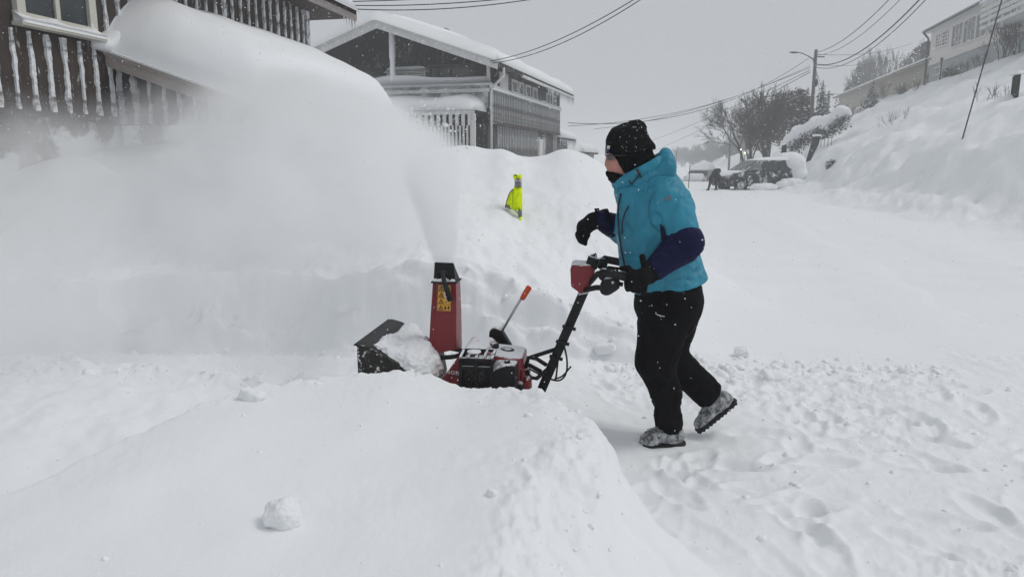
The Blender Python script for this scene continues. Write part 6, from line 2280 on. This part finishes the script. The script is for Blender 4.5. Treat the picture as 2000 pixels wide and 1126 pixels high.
cloth_piece('collar', [(1001.5, 342), (1007, 340.5), (1019.5, 341), (1019, 349.5), (1003, 349.5)], HIVIS)
cloth_piece('reflective_band', [(1004.8, 349.3), (1018.8, 349.3), (1018.8, 357), (1005, 357)], M('pale_reflective_tape', (.42, .42, .42), .4, .2, 20), -.022)
cloth_piece('reflective_band', [(1005, 357), (1018.8, 357), (1019, 365.2), (1004.5, 365.2)], REFLECT, -.022)
cloth_piece('back_panel', [(1004, 365), (1020, 365), (1020.3, 411), (1012, 411), (1005, 411), (1001, 409), (1001.5, 369.6)], HIVIS)
cloth_piece('front_panel', [(1001.5, 369.6), (1002, 409), (997.6, 408), (987.6, 400), (994.6, 377.7)], HIVIS, -.012)
cloth_piece('reflective_band', [(987.7, 399.6), (998.5, 403), (998, 409.5), (986.6, 404.8)], REFLECT, -.016)
cloth_piece('reflective_band', [(1007.9, 410.6), (1020.2, 410.6), (1019.6, 423), (1013, 423)], REFLECT, -.022)
cloth_piece('hem', [(1012.4, 422.8), (1019.6, 422.8), (1020.2, 432), (1014.6, 431)], HIVIS)
MB().tube([vpt(1001.8, 369.4, -.03), vpt(997.2, 374, -.03), vpt(994.2, 379, -.03), vpt(990.5, 390, -.03), vpt(986.8, 405, -.03)], .0045, 6).build('piping', PIPING, vest, True)
MB().tube([vpt(1005.5, 341, -.035), vpt(1009.5, 343.8, -.035)], .006, 6).build('collar_tab', PIPING, vest, True)
MB().tube([vpt(1013, 430, .05) - Vector((0, 0, .3)), vpt(1013, 345, .045)], .012, 6).build('stake', POLEWOOD, vest)

# ---------------------------------------------------------------- loose blocks of snow
def block(px, py, size, seed, label, boxy=.5, sink=.25, y0=1.0):
    g = ground_hit(px, py, y0)
    r3 = np.random.default_rng(seed)
    m = np.array(Matrix.Rotation(r3.uniform(-.6, .6), 3, 'Z') @ Matrix.Rotation(r3.uniform(-.5, .5), 3, 'X') @ Matrix.Rotation(r3.uniform(-.5, .5), 3, 'Y'))
    h = np.array(size) / 2

    def fn(p):
        d = smin(sd_box(p, (0, 0, 0), h * .92, min(h) * .45, m), sd_ell(p, (h[0] * .15, 0, h[2] * .1), h * 1.0), min(h) * .3)
        return d
    o = sdf_obj('snow_block', fn, -h * 1.7, h * 1.7, float(max(h)) / 14, SNOW, None, lambda v, n: float(min(h)) * (.16 * noise3(v / float(max(h)) * 1.7 + seed) + .07 * noise3(v / float(max(h)) * 5 + seed)))
    o.location = g + Vector((0, 0, h[2] * (1 - 2 * sink)))
    return tag(o, label, 'snow block', 'loose blocks of snow')


block(553, 1022, (.085, .080, .095), 1, 'largest loose block of snow low in the foreground left of centre', .5, .30)
block(492, 780, (.10, .06, .05), 2, 'flat slab of snow on the slope left of the machine')
block(960, 968, (.030, .026, .028), 3, 'small round clod of snow in the foreground below the machine')
block(965, 745, (.050, .04, .045), 4, 'round lump of snow against the black air cleaner', .3, .2, 2.0)
block(992, 745, (.036, .03, .034), 5, 'smaller round lump of snow right of the one against the air cleaner', .3, .2, 2.0)
block(1180, 686, (.15, .10, .07), 6, 'flat chunk of snow at the foot of the cut face behind the handle', .5, .2, 4.0)
block(1508, 740, (.17, .12, .07), 7, 'broad chunk of snow right of the lifted boot', .5, .3, 3.8)
block(1448, 695, (.11, .09, .08), 8, 'lump of snow on the ridge of clods behind the lifted boot', .5, .2, 4.0)
# ---------------------------------------------------------------- blown snow, haze, falling flakes
def volume_mat(name):
    m = bpy.data.materials.new(name)
    m.use_nodes = True
    N, L = m.node_tree.nodes, m.node_tree.links
    N.clear()
    out = N.new('ShaderNodeOutputMaterial')
    pv = N.new('ShaderNodeVolumePrincipled')
    pv.inputs['Density Attribute'].default_value = ''
    L.new(pv.outputs['Volume'], out.inputs['Volume'])
    return m, N, L, pv


def plume_material():
    m, N, L, pv = volume_mat('blown_snow_cloud')
    pv.inputs['Color'].default_value = (.995, .997, 1, 1)
    pv.inputs['Anisotropy'].default_value = 0.0
    tc = N.new('ShaderNodeTexCoord')
    total = None
    for c, rot, r_, a, inner in PLUME:
        mp = N.new('ShaderNodeMapping')
        mp.vector_type = 'TEXTURE'
        mp.inputs['Location'].default_value = c
        mp.inputs['Rotation'].default_value = rot
        mp.inputs['Scale'].default_value = r_
        L.new(tc.outputs['Object'], mp.inputs['Vector'])
        ln = N.new('ShaderNodeVectorMath'); ln.operation = 'LENGTH'
        L.new(mp.outputs['Vector'], ln.inputs[0])
        mr = N.new('ShaderNodeMapRange')
        mr.interpolation_type = 'SMOOTHSTEP'
        mr.inputs['From Min'].default_value = 1.0
        mr.inputs['From Max'].default_value = inner
        mr.inputs['To Min'].default_value = 0.0
        mr.inputs['To Max'].default_value = a
        L.new(ln.outputs['Value'], mr.inputs['Value'])
        if total is None:
            total = mr.outputs['Result']
        else:
            ad = N.new('ShaderNodeMath'); ad.operation = 'ADD'
            L.new(total, ad.inputs[0]); L.new(mr.outputs['Result'], ad.inputs[1])
            total = ad.outputs['Value']
    nz = N.new('ShaderNodeTexNoise')
    nz.inputs['Scale'].default_value = 1.7
    nz.inputs['Detail'].default_value = 3.5
    nz.inputs['Roughness'].default_value = .6
    nz.inputs['Distortion'].default_value = .6
    L.new(tc.outputs['Object'], nz.inputs['Vector'])
    nr = N.new('ShaderNodeMapRange')
    nr.inputs['From Min'].default_value = .40
    nr.inputs['From Max'].default_value = .66
    nr.inputs['To Min'].default_value = .05
    nr.inputs['To Max'].default_value = 2.0
    L.new(nz.outputs['Fac'], nr.inputs['Value'])
    mu = N.new('ShaderNodeMath'); mu.operation = 'MULTIPLY'
    L.new(total, mu.inputs[0]); L.new(nr.outputs['Result'], mu.inputs[1])
    L.new(mu.outputs['Value'], pv.inputs['Density'])
    return m


_jd = Vector((-.50, 3.1, 1.02))
_jr = _jd.to_track_quat('Y', 'Z').to_euler()
_jr = (_jr.x, _jr.y, _jr.z)
PLUME = [
    ((-2.4, 7.7, 1.25), (0, 0, 0), (2.1, 2.4, 1.30), 2.0, .3),
    ((-4.8, 7.2, 1.0), (0, 0, 0), (2.6, 2.3, 1.25), 1.0, .2),
    ((-3.7, 4.9, .45), (0, 0, 0), (3.1, 2.1, 1.2), 1.25, .1),
    ((-1.55, 6.1, .95), (0, 0, 0), (1.5, 1.6, 1.1), 2.6, .15),
    ((-.74, 6.0, 1.50), (_jr[0] - .12, _jr[1], _jr[2]), (.36, 1.7, .32), 1.6, .1),
    ((-1.9, 8.6, 1.78), (0, .36, 0), (1.75, 1.9, .62), 3.6, .35),
]
plume = MB().box(-7.6, .3, 2.9, 10.2, -.05, 2.9).build('snow_plume', plume_material())
tag(plume, 'cloud of snow thrown up by the blower and drifting to the left', None, None, 'stuff')

# the stream leaving the chute
JA = np.array(blower.matrix_basis @ Q(.378, -.010, .945))
jdir = np.array(_jd) / _jd.length
jm, jN, jL, jpv = volume_mat('snow_jet_stream')
jpv.inputs['Color'].default_value = (.99, .995, 1, 1)
jtc = jN.new('ShaderNodeTexCoord')
jsx = jN.new('ShaderNodeSeparateXYZ')
jL.new(jtc.outputs['Object'], jsx.inputs['Vector'])
jax = jN.new('ShaderNodeMapRange')
jax.inputs['From Min'].default_value = .10
jax.inputs['From Max'].default_value = 1.75
jax.inputs['To Min'].default_value = 34.0
jax.inputs['To Max'].default_value = 0.0
jL.new(jsx.outputs['Y'], jax.inputs['Value'])
jnz = jN.new('ShaderNodeTexNoise')
jnz.inputs['Scale'].default_value = 9.0
jnz.inputs['Detail'].default_value = 3
jmp = jN.new('ShaderNodeMapping')
jmp.inputs['Scale'].default_value = (1, .25, 1)
jL.new(jtc.outputs['Object'], jmp.inputs['Vector'])
jL.new(jmp.outputs['Vector'], jnz.inputs['Vector'])
jmr = jN.new('ShaderNodeMapRange')
jmr.inputs['From Min'].default_value = .35
jmr.inputs['From Max'].default_value = .65
jmr.inputs['To Min'].default_value = .12
jmr.inputs['To Max'].default_value = 1.4
jL.new(jnz.outputs['Fac'], jmr.inputs['Value'])
jmu = jN.new('ShaderNodeMath'); jmu.operation = 'MULTIPLY'
jL.new(jax.outputs['Result'], jmu.inputs[0]); jL.new(jmr.outputs['Result'], jmu.inputs[1])
jrad = jN.new('ShaderNodeVectorMath'); jrad.operation = 'MULTIPLY'
jrad.inputs[1].default_value = (1, 0, 1)
jL.new(jtc.outputs['Object'], jrad.inputs[0])
jrl = jN.new('ShaderNodeVectorMath'); jrl.operation = 'LENGTH'
jL.new(jrad.outputs['Vector'], jrl.inputs[0])
jwid = jN.new('ShaderNodeMath'); jwid.operation = 'MULTIPLY_ADD'       # radius of the stream along its way
jL.new(jsx.outputs['Y'], jwid.inputs[0])
jwid.inputs[1].default_value = .085
jwid.inputs[2].default_value = .044
jdv = jN.new('ShaderNodeMath'); jdv.operation = 'DIVIDE'
jL.new(jrl.outputs['Value'], jdv.inputs[0]); jL.new(jwid.outputs['Value'], jdv.inputs[1])
jfo = jN.new('ShaderNodeMapRange'); jfo.interpolation_type = 'SMOOTHSTEP'
jfo.inputs['From Min'].default_value = 1.35
jfo.inputs['From Max'].default_value = .55
jL.new(jdv.outputs['Value'], jfo.inputs['Value'])
jm2 = jN.new('ShaderNodeMath'); jm2.operation = 'MULTIPLY'
jL.new(jmu.outputs['Value'], jm2.inputs[0]); jL.new(jfo.outputs['Result'], jm2.inputs[1])
jL.new(jm2.outputs['Value'], jpv.inputs['Density'])
jet = MB().tube([(0, 0, 0), (0, .15, 0), (0, .6, 0), (0, 1.2, 0), (0, 1.75, 0)], [.050, .080, .135, .20, .27], 16).build('snow_jet', jm, None, True)
jet.location = JA
jet.rotation_euler = _jd.to_track_quat('Y', 'Z').to_euler()
tag(jet, 'dense white stream of snow leaving the top of the red chute', None, None, 'stuff')

hm, hN, hL, hpv = volume_mat('snowy_air')
hpv.inputs['Color'].default_value = (.97, .98, .99, 1)
hpv.inputs['Density'].default_value = 0.0034
haze = MB().box(-440, 440, -20, 470, -2.5, 16.0).build('haze', hm)
tag(haze, 'thin grey air full of fine falling snow', None, None, 'stuff')

# ---- crumbs of snow and flakes in the air: far too many to count
def scatter(name, pts, rad, mat, label, jitter=.35, seed=1, squash=None):
    rs = np.random.default_rng(seed)
    t = (1 + 5 ** .5) / 2
    ico = np.array([(-1, t, 0), (1, t, 0), (-1, -t, 0), (1, -t, 0), (0, -1, t), (0, 1, t), (0, -1, -t), (0, 1, -t), (t, 0, -1), (t, 0, 1), (-t, 0, -1), (-t, 0, 1)]) / 1.9
    fc = np.array([(0, 11, 5), (0, 5, 1), (0, 1, 7), (0, 7, 10), (0, 10, 11), (1, 5, 9), (5, 11, 4), (11, 10, 2), (10, 7, 6), (7, 1, 8), (3, 9, 4), (3, 4, 2), (3, 2, 6), (3, 6, 8), (3, 8, 9), (4, 9, 5), (2, 4, 11), (6, 2, 10), (8, 6, 7), (9, 8, 1)])
    n = len(pts)
    v = ico[None] * (1 + jitter * rs.normal(size=(n, 12, 1))) * rs.uniform(.6, 1.3, size=(n, 1, 3))
    v = v * np.asarray(rad)[:, None, None] + np.asarray(pts)[:, None, :]
    f = fc[None] + (np.arange(n) * 12)[:, None, None]
    o = np_mesh(name, v.reshape(-1, 3), f.reshape(-1, 3), mat, None, False)
    return tag(o, label, None, None, 'stuff')


rs = np.random.default_rng(5)
cx, cyy, cr = [], [], []
def crumbs(n, xf, yf, r0, r1):
    x, y = xf(n), yf(n)
    cx.append(x); cyy.append(y); cr.append(r0 + (r1 - r0) * rs.random(n) ** 3)


crumbs(200, lambda n: rs.uniform(-1.2, .35, n), lambda n: 3.16 + .10 * rs.normal(size=n), .004, .020)          # along the cut edge of the pack
crumbs(300, lambda n: rs.uniform(.4, 3.4, n), lambda n: rs.uniform(2.3, 5.0, n), .003, .018)                    # trodden floor
crumbs(260, lambda n: rs.uniform(1.2, 3.0, n), lambda n: 4.9 + .14 * rs.normal(size=n), .006, .040)             # ridge of clods
crumbs(260, lambda n: rs.uniform(-3.2, 1.2, n), lambda n: 4.93 + .13 * rs.normal(size=n), .005, .034)           # foot of the cut face
crumbs(160, lambda n: rs.uniform(-3.2, -.9, n), lambda n: 4.3 + .16 * rs.normal(size=n), .006, .030)
crumbs(50, lambda n: rs.uniform(-1.1, .2, n), lambda n: rs.uniform(1.4, 3.0, n), .003, .010)
crumbs(90, lambda n: .22 + .10 * rs.normal(size=n), lambda n: rs.uniform(1.6, 2.9, n), .003, .014)
crumbs(110, lambda n: rs.uniform(-.4, 1.4, n), lambda n: 5.22 + .05 * rs.normal(size=n), .004, .022)
cx, cyy, cr = np.concatenate(cx), np.concatenate(cyy), np.concatenate(cr)
cz = H(cx, cyy) - cr * .05
scatter('snow_crumbs', np.stack([cx, cyy, cz], 1), cr, CRUMB, 'small crumbs of snow strewn over the trodden ground and the cut edges', .18)

# clods flying off the edge of the plume
n = 300
ft = rs.random(n)
fp = np.stack([-.55 - .1 * ft * 6 + .13 * rs.normal(size=n), 6.2 + 3.0 * ft, 1.62 + .35 * np.sin(ft * 2.2) + .10 * rs.normal(size=n)], 1)
scatter('flying_clods', fp, .003 + .014 * rs.random(n) ** 4, CRUMB, 'bits of snow flying along the upper edge of the plume', .25, 3)

n = 20000
fy = 1.9 + 10.0 * rs.random(n) ** .8
fx = (rs.random(n) - .5) * 1.75 * fy
fz = CAM_Z + fy * rs.uniform(-.62, .34, n)
k = fz > H(fx, fy) + .05
fr = rs.uniform(.0012, .0030, n) * (1 + .13 * fy)
c3 = np.stack([fx, fy, fz], 1)[k]
fr = fr[k][:, None]
V4, n4 = [], len(c3)
for _ in range(2):                                            # two crossed plates for each flake
    a3 = rs.normal(size=(n4, 3)); a3 /= np.linalg.norm(a3, axis=1, keepdims=True)
    b3 = np.cross(a3, rs.normal(size=(n4, 3))); b3 /= np.linalg.norm(b3, axis=1, keepdims=True)
    V4.append(np.stack([c3 - a3 * fr, c3 - b3 * fr * .8, c3 + a3 * fr, c3 + b3 * fr * .8], 1))
V4 = np.concatenate(V4)
tag(np_mesh('falling_snow', V4.reshape(-1, 3), np.arange(len(V4) * 4).reshape(-1, 4), LOOSE, None, False), 'snowflakes drifting through the air', None, None, 'stuff')
